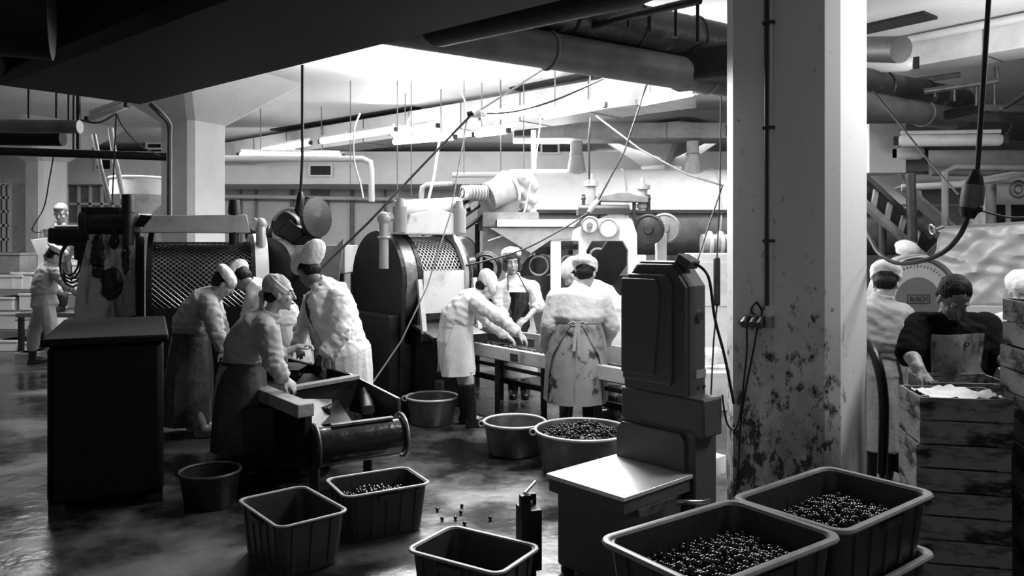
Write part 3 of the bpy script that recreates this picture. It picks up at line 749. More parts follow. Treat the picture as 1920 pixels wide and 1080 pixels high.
    if ck:
        c = MB(); pr = S.get('capshape', {})
        ox, oy, oz = pr.get('o', (0, -.035, .10)); rx, ry, rz = pr.get('r', (.105, .118, .062))
        tilt = Matrix.Rotation(R(pr.get('tilt', -14)), 3, 'X')
        c.ball(H(ox, oy, oz), (rx * hs, ry * hs, rz * hs), n=24, m=14, M=HM @ tilt)
        if ck == 'floppy':
            c.ball(H(ox + pr.get('bx', 0), oy - .12, oz - .02), (rx * .95 * hs, ry * 1.05 * hs, rz * 1.15 * hs), n=20, m=12, M=HM @ tilt)
        if ck == 'scarf':
            c.ball(H(0, -.115, -.01), (.03 * hs, .035 * hs, .028 * hs), n=12, m=8, M=HM)
            c.ball(H(0.0, -.12, -.07), (.03 * hs, .018 * hs, .055 * hs), n=12, m=8, M=HM)
            bd2 = MB(); bt = Matrix.Rotation(R(-38), 3, 'X'); bd2.lathe([(.090 * hs, 0), (.095 * hs, .004), (.095 * hs, .036 * hs), (.086 * hs, .04 * hs)], H(0, -.022, .048), HM @ bt @ V((0, 0, 1)), n=30, close=True)
            bd2.build('scarf_band', 'cloth_white', root, offset=org)
        else:
            prof = []
            c.lathe([(.088 * hs, 0), (.099 * hs, 0), (.102 * hs, .035 * hs), (.090 * hs, .05 * hs)], H(0, -.018, pr.get('bz', .045)), HM @ tilt @ V((0, 0, 1)), n=24, close=True)
        def cd(co, no): return co + no * (.006 * (noise.noise(V((co.x * 22, co.y * 22, co.z * 9))) + .5 * noise.noise(co * 45)))
        organic(c, 'headscarf' if ck == 'scarf' else 'cap', S.get('capm', 'cloth_white'), root, org, max(.0085, vox), cd, 2)
    # ---- coat
    segs = []
    wz = tor[-2][0].z if len(tor) > 2 else 1.0
    ct = MB(); g = S.get('grow', .018)
    tq = [(c_, rx + (.022 if i == len(tor) - 3 else 0), ry + (.022 if i == len(tor) - 3 else 0)) for i, (c_, rx, ry) in enumerate(tor)]
    loft(ct, tq, side, grow=g)
    for A, p, hd in hands:
        e = A.get('sleeve', 1.0)                       # 1 = to the wrist, .5 = to the elbow
        if e >= .99: P_, R_ = [p[0], p[1], p[1].lerp(p[2], .88)], [.078, .064, .046]
        elif e > .5: P_, R_ = [p[0], p[1], p[1].lerp(p[2], (e - .5) * 2)], [.078, .064, .058]
        else: P_, R_ = [p[0], p[0].lerp(p[1], e * 2)], [.08, .072]
        k = A.get('fat', 1.0) * 1.08; limb(ct, P_, [q * k for q in R_], n=16)
        if len(P_) == 3:
            segs += [(P_[0], P_[1], .12, 1.0), (P_[1], P_[2], .1, 0.1)]
            e_ = (P_[2] - P_[1]).normalized(); ct.cyl(P_[2] - e_ * .07, P_[2] + e_ * .012, R_[2] * k * 1.05, R_[2] * k * 1.16, n=16)
        limb(ct, [p[0], tor[1][0].lerp(p[0], .45)], [.078, .09])
    if S.get('collar', True):
        c0 = nb.lerp(H(0, -.022, -.06), .22); ct.lathe([(.055, -.03), (.082, -.03), (.078, .022), (.062, .026)], c0, (H(0, -.022, -.055) - nb), n=20, close=True)
    sk = [(J(t), t[3], t[4]) for t in S.get('skirt', [])]
    if sk: loft(ct, [tor[-2]] + [(tor[-1][0], tor[-1][1] + .0, tor[-1][2])] + sk, side, grow=g * .7, endcap=False)
    organic(ct, S.get('coatname', 'coat'), S.get('coat', 'cloth_white'), root, org, S.get('cvox', .0105), fold_fn(wz, S.get('amp', .008), S['Y'] * 13.7, segs), 1)
    # ---- trousers, boots
    if S.get('trousers'):
        tr = MB(); loft(tr, [tor[-2], tor[-1]], side, grow=.02)
        for sg, Lg in zip((-1, 1), S['legs']):
            k_, a_ = J(Lg[0]), J(Lg[1]); limb(tr, [hipc + side * sg * .09 - V((0, 0, .02)), k_, k_.lerp(a_, S.get('tlen', .75))], [.112, .085, .075])
        organic(tr, 'trousers', S['trousers'], root, org, .012, fold_fn(99, .007, 3.3), 2)
    if S.get('boots', True):
        for sg, Lg in zip((-1, 1), S['legs']):
            k_, a_ = J(Lg[0]), J(Lg[1]); d = V((math.sin(R(Lg[2])), math.cos(R(Lg[2])), 0)); bo = MB(); gz = S.get('ground', 0.0)
            limb(bo, [k_.lerp(a_, S.get('bootfrom', .45)), a_, a_ - V((0, 0, .02))], [.062, .048, .046])
            az = V((a_.x, a_.y, gz)); Mf = Matrix((V((d.y, -d.x, 0)), d, V((0, 0, 1)))).transposed()
            bo.ball(az + d * -.012 + V((0, 0, .045)), (.042, .055, .045), n=14, m=8, M=Mf)
            bo.ball(az + d * .07 + V((0, 0, .05)), (.043, .10, .05), n=14, m=8, M=Mf); bo.ball(az + d * .155 + V((0, 0, .036)), (.047, .062, .036), n=14, m=8, M=Mf)
            bo.box(az + d * .07 + V((0, 0, .012)), (.075, .24, .022), ax=Mf)
            ob = organic(bo, 'boot', S.get('bootm', 'rubber'), root, org, .01, None, 2)
    # ---- apron and its strings
    ap = S.get('apron')
    if ap:
        secs = [(J(t), t[3], t[4], t[5], t[6]) for t in ap['secs']]
        arc_shell(secs, fwd, side, folds=ap.get('folds', .008), seed=S['Y']).build('apron', ap['m'], root, offset=org)
        w = secs[ap.get('waist', 0)]
        if ap.get('tie', True):
            t = MB(); n = 40; pts = [w[0] + side * (w[1] + .006) * math.sin(2 * math.pi * i / n) + fwd * (w[2] + .006) * math.cos(2 * math.pi * i / n) for i in range(n)]
            vs = []; 
            for q in pts: vs += [q + V((0, 0, .012)), q - V((0, 0, .012))]
            for q in pts: e = (q - w[0]).normalized() * -.006; vs += [q + V((0, 0, .012)) + e, q - V((0, 0, .012)) + e]
            fs = []
            for i in range(n):
                j = (i + 1) % n; fs += [(2 * i, 2 * j, 2 * j + 1, 2 * i + 1), (2 * n + 2 * i, 2 * n + 2 * i + 1, 2 * n + 2 * j + 1, 2 * n + 2 * j), (2 * i, 2 * n + 2 * i, 2 * n + 2 * j, 2 * j), (2 * i + 1, 2 * j + 1, 2 * n + 2 * j + 1, 2 * n + 2 * i + 1)]
            t.add(vs, fs).build('apron_tie', ap.get('tiem', ap['m']), root, offset=org)
    for ex in S.get('extra', []): ex(root, org, J, H, HM, side, fwd, tor)
    return root
def bow(root, org, J, H, HM, side, fwd, tor):
    c = J((1083, 607, -.19)); m = MB()
    m.box(c, (.05, .02, .035))
    for s in (-1, 1):
        m.tube([c, c + V((s * .04, -.012, .018)), c + V((s * .075, -.01, .004)), c + V((s * .04, -.008, -.014)), c], .007, n=6)
        m.bar(c + V((s * .008, -.01, 0)), c + V((s * .022 - .012, -.03, -.24 - .02 * s)), .026, .006, (0, 1, 0))
    m.build('bow', 'cloth_grey', root, offset=org)
def side_flaps(root, org, J, H, HM, side, fwd, tor):
    # rubber apron coming round both hips towards the back, cut away above
    for sg in (-1, 1):
        secs = []
        for i, (py, rx, ry) in enumerate(((605, .195, .163), (620, .218, .182), (640, .240, .205), (660, .252, .222), (690, .258, .23), (720, .262, .235), (748, .266, .24))):
            inner = (168, 158, 146, 132, 124, 122, 120)[i]
            secs.append((J((1083 - i * .6, py, 0)), rx + .004, ry + .004, sg * 40, sg * inner))
        arc_shell(secs, fwd, side, folds=.006, n=18).build('apron', 'vinyl_grey', root, offset=org)

def bib(px0, px1, pyt, pyb, dy, m, straps=True, grommets=False, wave=.0):
    def f(root, org, J, H, HM, side, fwd, tor):
        n = 14; k = 8; top = []; 
        vs = []
        for i in range(k + 1):
            for j in range(n + 1):
                a = j / n; b_ = i / k
                x = px0 + (px1 - px0) * a - (1 - b_) * (1 - 2 * a) * -(px1 - px0) * .04; y = pyt + (pyb - pyt) * b_ + wave * math.sin(a * 5)
                bulge = math.cos((a - .5) * math.pi) * .09
                p = J((x, y, dy + .06 - bulge)); p.y += .012 * math.sin(b_ * 9 + a * 5); vs.append(p)
        N = n + 1; vs2 = [p + V((0, .008, 0)) for p in vs]; o = len(vs); fs = []
        for i in range(k):
            for j in range(n):
                q = (i * N + j, i * N + j + 1, (i + 1) * N + j + 1, (i + 1) * N + j); fs += [q, tuple(x + o for x in reversed(q))]
        for i in range(k):
            for j in (0, n): fs.append((i * N + j, (i + 1) * N + j, (i + 1) * N + j + o, i * N + j + o))
        for j in range(n):
            for i in (0, k): fs.append((i * N + j, i * N + j + 1, i * N + j + 1 + o, i * N + j + o))
        MB().add(vs + vs2, fs).build('apron', m, root, offset=org)
        if straps:
            for s, q in ((-1, vs[1]), (1, vs[n - 1])):
                nk = H(s * -.05, .01, -.115); md = q.lerp(nk, .5) + V((0, -.035, 0))
                MB().tube(smooth_path([q, q.lerp(nk, .25) + V((0, -.03, 0)), md + V((0, 0, .0)), nk], 4), .006, n=6).build('apron_strap', m, root, offset=org)
        if grommets:
            for q in (vs[N + 1], vs[N + n - 1], vs[N + n - 5]): MB().torus(q + V((0, -.006, 0)), (0, 1, 0), .012, .004, n=12, m=6).build('grommet', 'print', root, offset=org)
    return f
def cloth_strips(*items):
    """collar pieces, rolled cuffs and the like: (joint, radii) ellipsoids"""
    def f(root, org, J, H, HM, side, fwd, tor):
        for name, m, js, rs in items:
            b = MB(); limb(b, [J(j) for j in js], rs, n=12); organic(b, name, m, root, org, .008, lambda c, n_: c + n_ * (.004 * noise.noise(c * 40)), 1)
    return f


# --- woman seen from behind at the sorting belt
person(dict(label='stout woman in white coat, cap and stained shiny apron seen squarely from behind', Y=6.5, tyaw=8, yaw=24, pitch=22, roll=-6,
    head=(1099, 514, .05), hair='short', hairm='hair_black', cap='cap', capm='cloth_white', capshape=dict(o=(-.005, -.03, .085), r=(.112, .125, .066), tilt=-8, bz=.03), face=False,
    torso=[(1088, 541, .02, .075, .065), (1085, 556, 0, .19, .105), (1083, 575, 0, .205, .125), (1083, 592, 0, .19, .135), (1083, 607, 0, .172, .14), (1082, 650, 0, .215, .18)],
    skirt=[(1081, 690, 0, .222, .195), (1080, 748, 0, .232, .205)],
    arms=[dict(j=[(1043, 560, .02), (1029, 610, -.02), (1021, 650, .10)], hand=(1026, 676, .14), n=(-1, -.3, 0), th=-1, curl=20), dict(j=[(1127, 560, .02), (1147, 612, .03), (1133, 645, .22)], hand=(1118, 660, .34), n=(0, -.5, 1), th=-1)],
    legs=[((1062, 745, 0), (1060, 822, .02), -5), ((1104, 745, 0), (1106, 822, .02), 15)], bootfrom=.1,
    coat='cloth_light', amp=.0045,
    apron=dict(m='satin_coat', tiem='cloth_dark', folds=.007, secs=[(1083, 606, 0, .192, .16, -179.5, 179.5), (1082, 628, 0, .222, .187, -179.5, 179.5), (1082, 655, 0, .240, .208, -179.5, 179.5), (1081, 695, 0, .246, .218, -179.5, 179.5), (1080, 752, 0, .256, .23, -179.5, 179.5)]), extra=[side_flaps, bow]))


# --- woman mostly hidden behind her and the weighing machine
person(dict(label='white capped person mostly hidden between the stout woman and the scale', Y=7.5, tyaw=-70, yaw=-75, pitch=45, face=False,
    head=(1073, 516, 0), hair='short', hairm='hair_black', cap='cap', capshape=dict(o=(0, -.04, .07), r=(.1, .12, .08)),
    torso=[(1092, 530, .02, .07, .06), (1106, 545, 0, .18, .11), (1124, 560, 0, .18, .13), (1142, 580, 0, .17, .14), (1152, 615, 0, .19, .17)],
    skirt=[(1154, 650, 0, .2, .18), (1154, 715, 0, .21, .19)],
    arms=[dict(j=[(1105, 560, -.2), (1112, 605, -.22), (1090, 625, -.2)], hand=(1075, 632, -.2)), dict(j=[(1100, 552, .2), (1100, 600, .2), (1080, 618, .2)], hand=(1068, 625, .2), th=-1)],
    legs=[((1150, 720, -.08), (1150, 778, -.08), -60), ((1155, 720, .1), (1155, 778, .1), -60)], coat='cloth_white'))

# --- woman bending to the right at the belt
person(dict(label='woman in bright white coat and plastic apron bending right and reaching into the belt', Y=7.2, tyaw=75, yaw=82, pitch=48, face=False,
    head=(912, 541, 0), hair='short', hairm='hair_black', cap='cap', capshape=dict(o=(0, -.045, .062), r=(.098, .118, .085), tilt=-20, bz=.03),
    torso=[(897, 553, 0, .07, .06), (884, 562, 0, .165, .095), (868, 578, 0, .17, .11), (858, 595, 0, .15, .115), (853, 612, 0, .15, .125), (852, 640, 0, .17, .145)],
    skirt=[(855, 668, 0, .165, .15), (860, 700, 0, .16, .15)],
    arms=[dict(j=[(890, 568, .17), (918, 603, .16), (948, 628, .16)], hand=(965, 640, .16), th=-1, n=(0, 0, 1)), dict(j=[(896, 570, -.17), (935, 594, -.24), (972, 625, -.22)], hand=(992, 642, -.20), th=1, n=(0.3, -.4, 1), fat=.95)],
    legs=[((868, 712, .08), (872, 778, .08), 75), ((878, 712, -.08), (884, 783, -.08), 75)], bootfrom=.18,
    coat='cloth_white', amp=.009,
    apron=dict(m='vinyl_white', folds=.014, secs=[(857, 600, 0, .172, .142, -110, 110), (853, 625, 0, .188, .165, -118, 118), (851, 650, 0, .195, .178, -128, 128), (852, 675, 0, .198, .185, -135, 135), (853, 700, 0, .205, .19, -140, 140)])))

# --- woman facing the camera behind the belt
person(dict(label='dark haired woman in black bib apron facing the camera behind the belt, looking down', Y=8.55, tyaw=172, yaw=174, pitch=8, hs=1.1, roll=4,
    head=(960, 491, -.06), hair='bob', hairm='hair_brown', cap='cap', capshape=dict(o=(0, -.045, .085), r=(.102, .095, .062), tilt=12, bz=.055), voxel=.007,
    torso=[(962, 521, 0, .065, .06), (964, 533, 0, .165, .09), (966, 550, 0, .175, .115), (968, 570, 0, .155, .11), (970, 592, 0, .15, .115), (972, 625, 0, .18, .14)],
    skirt=[(973, 660, 0, .19, .15), (974, 705, 0, .2, .16)],
    arms=[dict(j=[(998, 540, -.02), (1009, 573, -.08), (988, 597, -.22)], hand=(972, 608, -.26), th=1, sleeve=.55, n=(0, -.6, 1)), dict(j=[(937, 542, -.02), (934, 580, -.06), (952, 606, -.2)], hand=(966, 615, -.26), th=-1, sleeve=.8, n=(0, -.6, 1))],
    legs=[((985, 700, 0), (985, 745, 0), 180), ((962, 700, 0), (962, 745, 0), 180)], coat='cloth_white',
    extra=[bib(948, 994, 548, 632, -.16, 'vinyl_black')]))

# --- tall person in floppy cap
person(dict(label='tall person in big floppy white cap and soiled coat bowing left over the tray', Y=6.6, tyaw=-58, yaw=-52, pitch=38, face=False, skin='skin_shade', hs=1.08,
    head=(578, 510, 0), hair='short', hairm='hair_black', cap='floppy', capshape=dict(o=(0, -.01, .10), r=(.105, .135, .07), tilt=-14),
    torso=[(600, 533, 0, .08, .07), (612, 548, 0, .19, .12), (622, 575, 0, .205, .15), (630, 610, 0, .185, .15), (640, 640, 0, .2, .17), (648, 665, 0, .215, .19)],
    skirt=[(650, 695, 0, .212, .19), (652, 745, 0, .205, .19)],
    arms=[dict(j=[(588, 562, .14), (566, 618, .16), (556, 652, .0)], hand=(566, 664, -.1), th=1, sleeve=1.0), dict(j=[(634, 562, -.14), (640, 625, -.22), (607, 664, -.26)], hand=(598, 690, -.26), th=1, n=(-1, -.5, 0), fat=1.1)],
    legs=[((640, 745, .1), (640, 812, .1), -50), ((664, 745, -.08), (664, 815, -.08), -40)], coat='cloth_white', amp=.011,
    apron=dict(m='cloth_soiled', folds=.010, tie=False, secs=[(612, 552, 0, .20, .18, -60, 50), (622, 580, 0, .25, .205, -70, 62), (630, 612, 0, .25, .215, -84, 78), (640, 640, 0, .25, .225, -95, 92), (648, 668, 0, .262, .24, -105, 100), (652, 700, 0, .258, .24, -105, 100), (653, 740, 0, .25, .238, -105, 100)]),
    extra=[cloth_strips(('glove', 'rubber', [(600, 672, -.26), (597, 684, -.26), (597, 700, -.25)], [.036, .04, .02]))]))

# --- front woman looking right
person(dict(label='woman with grey headscarf in profile, leaning on the tray and looking right', Y=5.8, tyaw=72, yaw=80, pitch=4, hs=1.06, voxel=.007,
    head=(525, 551, 0), hair='short', hairm='hair_black', cap='scarf', capm='cloth_grey', capshape=dict(o=(0, -.03, .052), r=(.092, .104, .088), tilt=-25),
    torso=[(503, 592, 0, .075, .07), (488, 607, 0, .185, .12), (474, 630, 0, .185, .14), (464, 655, 0, .16, .135), (457, 678, 0, .15, .13), (450, 715, 0, .175, .155)],
    skirt=[(448, 760, 0, .185, .17), (446, 825, 0, .185, .175)],
    arms=[dict(j=[(498, 612, .19), (516, 668, .22), (556, 652, .26)], hand=(578, 646, .28), th=1, sleeve=.62, n=(0, 0, 1), curl=45), dict(j=[(500, 618, -.19), (513, 680, -.24), (532, 710, -.2)], hand=(548, 722, -.18), th=1, n=(0.2, -.6, 1), fat=1.05)],
    legs=[((458, 800, .09), (452, 868, .09), 70), ((446, 805, -.09), (440, 875, -.09), 75)], coat='cloth_grey', amp=.011,
    apron=dict(m='cloth_dark', folds=.013, secs=[(457, 678, 0, .176, .158, -150, 150), (452, 705, 0, .198, .182, -150, 150), (449, 740, 0, .212, .2, -152, 152), (447, 790, 0, .222, .212, -152, 152), (446, 838, 0, .228, .218, -152, 152)])))

# --- the one behind her
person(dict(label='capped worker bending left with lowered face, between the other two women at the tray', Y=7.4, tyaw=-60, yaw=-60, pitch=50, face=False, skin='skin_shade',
    head=(452, 522, 0), hair='short', hairm='hair_black', cap='cap', capshape=dict(o=(0, -.03, .08), r=(.108, .122, .07), tilt=-12, bz=.03),
    torso=[(474, 535, 0, .07, .065), (488, 545, 0, .17, .105), (508, 566, 0, .175, .12), (527, 590, 0, .155, .12), (536, 610, 0, .15, .125), (544, 640, 0, .175, .15)],
    skirt=[(548, 670, 0, .18, .165), (550, 720, 0, .19, .17)],
    arms=[dict(j=[(478, 552, .15), (462, 605, .1), (456, 642, .0)], hand=(450, 662, -.05), th=1), dict(j=[(498, 560, -.17), (488, 612, -.2), (470, 640, -.26)], hand=(458, 652, -.3), th=1)],
    legs=[((546, 720, .08), (546, 778, .08), -60), ((552, 720, -.08), (552, 780, -.08), -50)], coat='cloth_white',
    apron=dict(m='cloth_soiled', folds=.01, secs=[(535, 606, 0, .17, .15, -140, 140), (542, 630, 0, .195, .175, -140, 140), (547, 660, 0, .205, .19, -140, 140), (549, 692, 0, .21, .2, -140, 140)])))

# --- left worker in cap
person(dict(label='leftmost of the four tray workers, white cap, grey smock, long dark apron', Y=6.85, tyaw=68, yaw=72, pitch=38, hairm='hair_black',
    head=(420, 532, 0), hair='short', cap='cap', capm='cloth_white', capshape=dict(o=(0, -.025, .078), r=(.104, .12, .056), tilt=-16, bz=.03), voxel=.0085,
    torso=[(401, 553, 0, .075, .065), (386, 562, 0, .175, .11), (370, 582, 0, .18, .125), (361, 605, 0, .16, .125), (357, 625, 0, .15, .13), (355, 662, 0, .175, .15)],
    skirt=[(353, 700, 0, .19, .17), (350, 780, 0, .19, .175)],
    arms=[dict(j=[(398, 570, .16), (415, 620, .18), (432, 652, .15)], hand=(440, 668, .14), th=-1), dict(j=[(391, 572, -.18), (407, 625, -.22), (417, 655, -.18)], hand=(424, 672, -.16), th=1, n=(.4, -.6, .6))],
    legs=[((358, 740, .1), (362, 798, .1), 75), ((358, 742, -.1), (378, 802, -.1), 80)], bootm='enamel_grey', coat='cloth_grey', amp=.010,
    apron=dict(m='cloth_dark', folds=.014, secs=[(357, 624, 0, .176, .156, -150, 150), (355, 650, 0, .2, .178, -150, 150), (353, 690, 0, .215, .2, -152, 152), (351, 740, 0, .222, .21, -152, 152), (350, 792, 0, .228, .215, -152, 152)])))
# --- far left pair
person(dict(label='worker in pale overalls and stiff white cap reaching right at the far left', Y=10.6, tyaw=50, yaw=60, pitch=30, face=False, hairm='hair_black',
    head=(104, 480, 0), hair='short', cap='cap', capshape=dict(o=(0, -.02, .095), r=(.125, .14, .05), tilt=-4, bz=.04), voxel=.011, hs=1.05,
    torso=[(95, 497, 0, .075, .065), (90, 506, 0, .18, .11), (85, 525, 0, .19, .13), (82, 545, 0, .16, .12), (82, 555, 0, .16, .125), (84, 572, 0, .18, .15)],
    arms=[dict(j=[(78, 512, .15), (100, 540, .3), (128, 550, .3)], hand=(145, 552, .3), th=-1), dict(j=[(108, 512, -.12), (125, 535, -.15), (148, 550, -.1)], hand=(165, 552, -.08), th=1)],
    legs=[((64, 622, .12), (60, 672, .22), 30), ((97, 625, -.12), (100, 688, -.2), 60)], coat='cloth_grey', coatname='jacket', trousers='cloth_grey', tlen=.55, amp=.01, cvox=.014))
person(dict(label='young man in dark jacket with pale open collar standing high up at the far left', Y=11.2, tyaw=165, yaw=165, pitch=22, hs=1.12, hairm='hair_fair', voxel=.009, ground=.7,
    head=(114, 400, -.05), hair='quiff',
    torso=[(112, 424, 0, .07, .06), (110, 432, 0, .17, .1), (108, 452, 0, .17, .12), (108, 472, 0, .15, .12), (108, 490, 0, .15, .12), (108, 515, 0, .17, .14)],
    arms=[dict(j=[(132, 436, 0), (134, 460, -.1), (120, 478, -.2)], hand=(112, 484, -.25), th=1), dict(j=[(88, 436, 0), (84, 462, -.1), (100, 480, -.2)], hand=(110, 486, -.25), th=-1)],
    legs=[((116, 545, 0), (116, 575, 0), 180), ((100, 545, 0), (100, 575, 0), 180)], coat='duct_grey' , coatname='jacket', trousers='cloth_dark', amp=.008, cvox=.014,
    extra=[cloth_strips(('collar', 'cloth_white', [(104, 421, -.12), (110, 434, -.15)], [.022, .016]), ('collar', 'cloth_white', [(120, 421, -.12), (112, 434, -.15)], [.022, .016]))]))
# --- right foreground: capped worker behind the column
person(dict(label='worker in white cap and long stained apron, half covered by the near column', Y=5.45, tyaw=10, yaw=32, pitch=26, face=False, voxel=.008,
    head=(1661, 532, .03), hair='short', hairm='hair_black', cap='cap', capshape=dict(o=(0, -.03, .083), r=(.108, .122, .066), tilt=-8, bz=.03),
    torso=[(1655, 562, 0, .075, .065), (1652, 578, 0, .17, .11), (1650, 605, 0, .18, .13), (1648, 635, 0, .16, .125), (1646, 658, 0, .15, .125), (1645, 700, 0, .17, .15)],
    skirt=[(1645, 760, 0, .165, .15), (1645, 840, 0, .16, .15)],
    arms=[dict(j=[(1612, 592, .02), (1605, 650, .05), (1625, 690, .25)], hand=(1640, 700, .3), th=1), dict(j=[(1688, 592, .03), (1706, 635, .16), (1690, 662, .34)], hand=(1680, 675, .42), th=-1, fat=1.05)],
    legs=[((1630, 800, 0), (1630, 888, 0), 0), ((1662, 800, 0), (1662, 888, 0), 20)], coat='cloth_grey', amp=.01,
    apron=dict(m='vinyl_grey', folds=.008, secs=[(1646, 660, 0, .178, .155, -125, 148), (1645, 700, 0, .198, .178, -125, 140), (1645, 770, 0, .202, .186, -122, 135), (1645, 850, 0, .2, .188, -120, 130), (1645, 892, 0, .2, .188, -120, 130)])))
def gauntlet(root, org, J, H, HM, side, fwd, tor):
    g = MB(); w = J((1722, 692, -.42)); limb(g, [J((1712, 672, -.36)), w], [.042, .036], n=14)
    hand_shape(g, w, J((1748, 722, -.46)) - w, (.35, -.55, .75), 1, curl=24, spread=1.6, s=1.04, grow=.003)
    organic(g, 'glove', 'skin', root, org, .005, lambda c, n_: c + n_ * (.002 * noise.noise(c * 60)), 1)
# --- right foreground man
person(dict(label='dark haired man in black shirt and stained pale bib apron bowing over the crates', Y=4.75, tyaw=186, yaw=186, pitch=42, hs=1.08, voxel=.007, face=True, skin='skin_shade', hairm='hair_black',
    head=(1789, 560, -.08), hair='short', grow=.02,
    torso=[(1788, 598, .03, .08, .07), (1788, 613, .02, .225, .11), (1788, 650, 0, .235, .135), (1790, 690, 0, .185, .135), (1792, 720, .02, .18, .135), (1794, 765, .04, .19, .15)],
    arms=[dict(j=[(1846, 612, .02), (1872, 664, -.12), (1893, 694, -.3)], hand=(1905, 712, -.36), th=-1, sleeve=.47, fat=1.08), dict(j=[(1729, 612, .02), (1702, 664, -.14), (1722, 692, -.40)], hand=(1748, 722, -.45), th=1, sleeve=.47, fat=1.08, n=(.35, -.55, .75))],
    legs=[((1815, 860, 0), (1815, 975, .05), 180), ((1770, 860, 0), (1770, 975, .05), 180)], coat='cloth_black', coatname='shirt', amp=.009, trousers='cloth_black',
    extra=[bib(1744, 1848, 627, 770, -.225, 'vinyl_grey', straps=False, grommets=True, wave=2), gauntlet]))
# --- two more caps at the right
person(dict(label='worker behind the round dial machine at right, only the tall white cap and brow showing', Y=7.6, tyaw=180, yaw=178, pitch=24, hs=1.02, voxel=.009, hairm='hair_black',
    head=(1699, 484, 0), hair='short', cap='cap', capshape=dict(o=(0, -.03, .1), r=(.108, .115, .06), tilt=0, bz=.045),
    torso=[(1700, 510, 0, .07, .06), (1700, 522, 0, .17, .1), (1700, 550, 0, .17, .12), (1700, 580, 0, .15, .12), (1700, 600, 0, .15, .12), (1700, 640, 0, .17, .14)], skirt=[(1700, 720, 0, .18, .16)],
    arms=[dict(j=[(1735, 528, 0), (1742, 575, 0), (1730, 600, -.15)], hand=(1722, 612, -.2), th=1), dict(j=[(1665, 528, 0), (1658, 575, 0), (1670, 600, -.15)], hand=(1678, 612, -.2), th=-1)],
    legs=[((1710, 700, 0), (1710, 768, 0), 180), ((1690, 700, 0), (1690, 768, 0), 180)], coat='cloth_white'))
person(dict(label='person in white cap cut off by the right edge behind the tall crate stack', Y=5.6, tyaw=170, yaw=200, pitch=30, voxel=.01, face=False, hairm='hair_black',
    head=(1916, 548, 0), hair='short', cap='cap', capshape=dict(o=(0, -.02, .08), r=(.112, .125, .07), tilt=0, bz=.03),
    torso=[(1925, 580, 0, .07, .06), (1928, 595, 0, .18, .1), (1930, 640, 0, .18, .12), (1930, 680, 0, .16, .12), (1930, 710, 0, .16, .12), (1930, 750, 0, .17, .14)],
    arms=[dict(j=[(1975, 605, 0), (1980, 670, 0), (1960, 710, -.1)], hand=(1955, 730, -.1), th=1), dict(j=[(1885, 605, 0), (1882, 670, 0), (1900, 710, -.1)], hand=(1905, 730, -.1), th=-1)],
    legs=[((1945, 800, 0), (1945, 880, 0), 180), ((1915, 800, 0), (1915, 880, 0), 180)], coat='cloth_white', trousers='cloth_grey', cvox=.016))
# ================================================================== machines of the hall
def yz(Y, py): return EYE - (py - HOR) / FPX * Y
def tomb(r, zc, w_low, n=20):
    """round topped side plate outline in (y, z)"""
    pts = [(-w_low, 0), (w_low, 0)]
    for i in range(n + 1):
        a = -.25 + (math.pi + .5) * i / n
        pts.append((r * math.cos(a), zc + r * math.sin(a)))
    return pts
def plate_M(x): # puts the x,y polygon into the local y,z plane at local x
    return Matrix(((0, 0, 1, x), (1, 0, 0, 0), (0, 1, 0, 0), (0, 0, 0, 1)))
def mesh_drum(t, r, L, zc, x0, m, k=34):
    w = MB(); n = 16
    for i in range(k):
        for sg in (1, -1):
            ph = 2 * math.pi * i / k; pts = []
            for j in range(n + 1):
                a = ph + sg * 1.7 * j / n
                if True: pts.append((x0 + L * j / n, r * math.cos(a), zc + r * math.sin(a)))
            w.tube(pts, .0045, n=4, cap=False)
    w.build('perforated_drum', m, t)
    MB().cyl((x0, 0, zc), (x0 + L, 0, zc), r - .03, n=32).build('inner_drum', 'iron_black', t)

AXA = R(90 - 48)          # rotation turning local +x to the far-right building direction
# ---- left drum machine
t = thing('drum_sorter', 'left drum sorter with shiny perforated drum and grey hood, before the left column', 'machine', V((at(290, 500, 8.0).x, 8.0, 0)), R(22))
r, zc, L = .60, yz(8.0, 545), .92
MB().prism(tomb(r, zc, .5), .05, plate_M(-.05)).build('end_plate', 'iron_black', t, smooth=False)
MB().prism(tomb(r * .98, zc, .5), .05, plate_M(L)).build('end_plate', 'iron_black', t, smooth=False)
MB().lathe([(r * .99, 0), (r * .99, .13), (r * .86, .13), (r * .86, 0)], (L + .04, 0, zc), (1, 0, 0), n=40, close=True).build('rim_band', 'enamel_light', t)
mesh_drum(t, .5, L, zc, 0, 'steel', 62)
MB().box((L / 2, -.3, .35), (L, .5, .66)).box((L / 2, .15, .3), (L, .9, .6)).build('base', 'iron_black', t, smooth=False, bevel=.02)
MB().box((L / 2, -.56, zc - .42), (L * .96, .04, .55)).build('front_guard', 'iron_black', t, smooth=False)
zt = yz(8.0, 437)
MB().prism([(-.12, 0), (.92, 0), (.88, .19), (.0, .17)], .5, Matrix(((1, 0, 0, 0), (0, 0, -1, .1), (0, 1, 0, zt), (0, 0, 0, 1)))).build('hood', 'enamel_grey', t, smooth=False, bevel=.01)
for x in (-.22, .76):
    MB().cyl((x, -.35, zt - .12), (x, -.35, zt + .2), .05).cyl((x, -.35, zt + .2), (x, -.35, zt + .34), .062, .052).build('adjusting_post', 'iron_black', t)
MB().tube([(.92, -.35, zt + .05), (.98, -.35, zt + .12), (1.02, -.35, zt + .1), (1.03, -.35, zt - .25)], .05, n=12).ball((1.02, -.35, zt + .1), .062).build('pipe_elbow', 'enamel_grey', t)
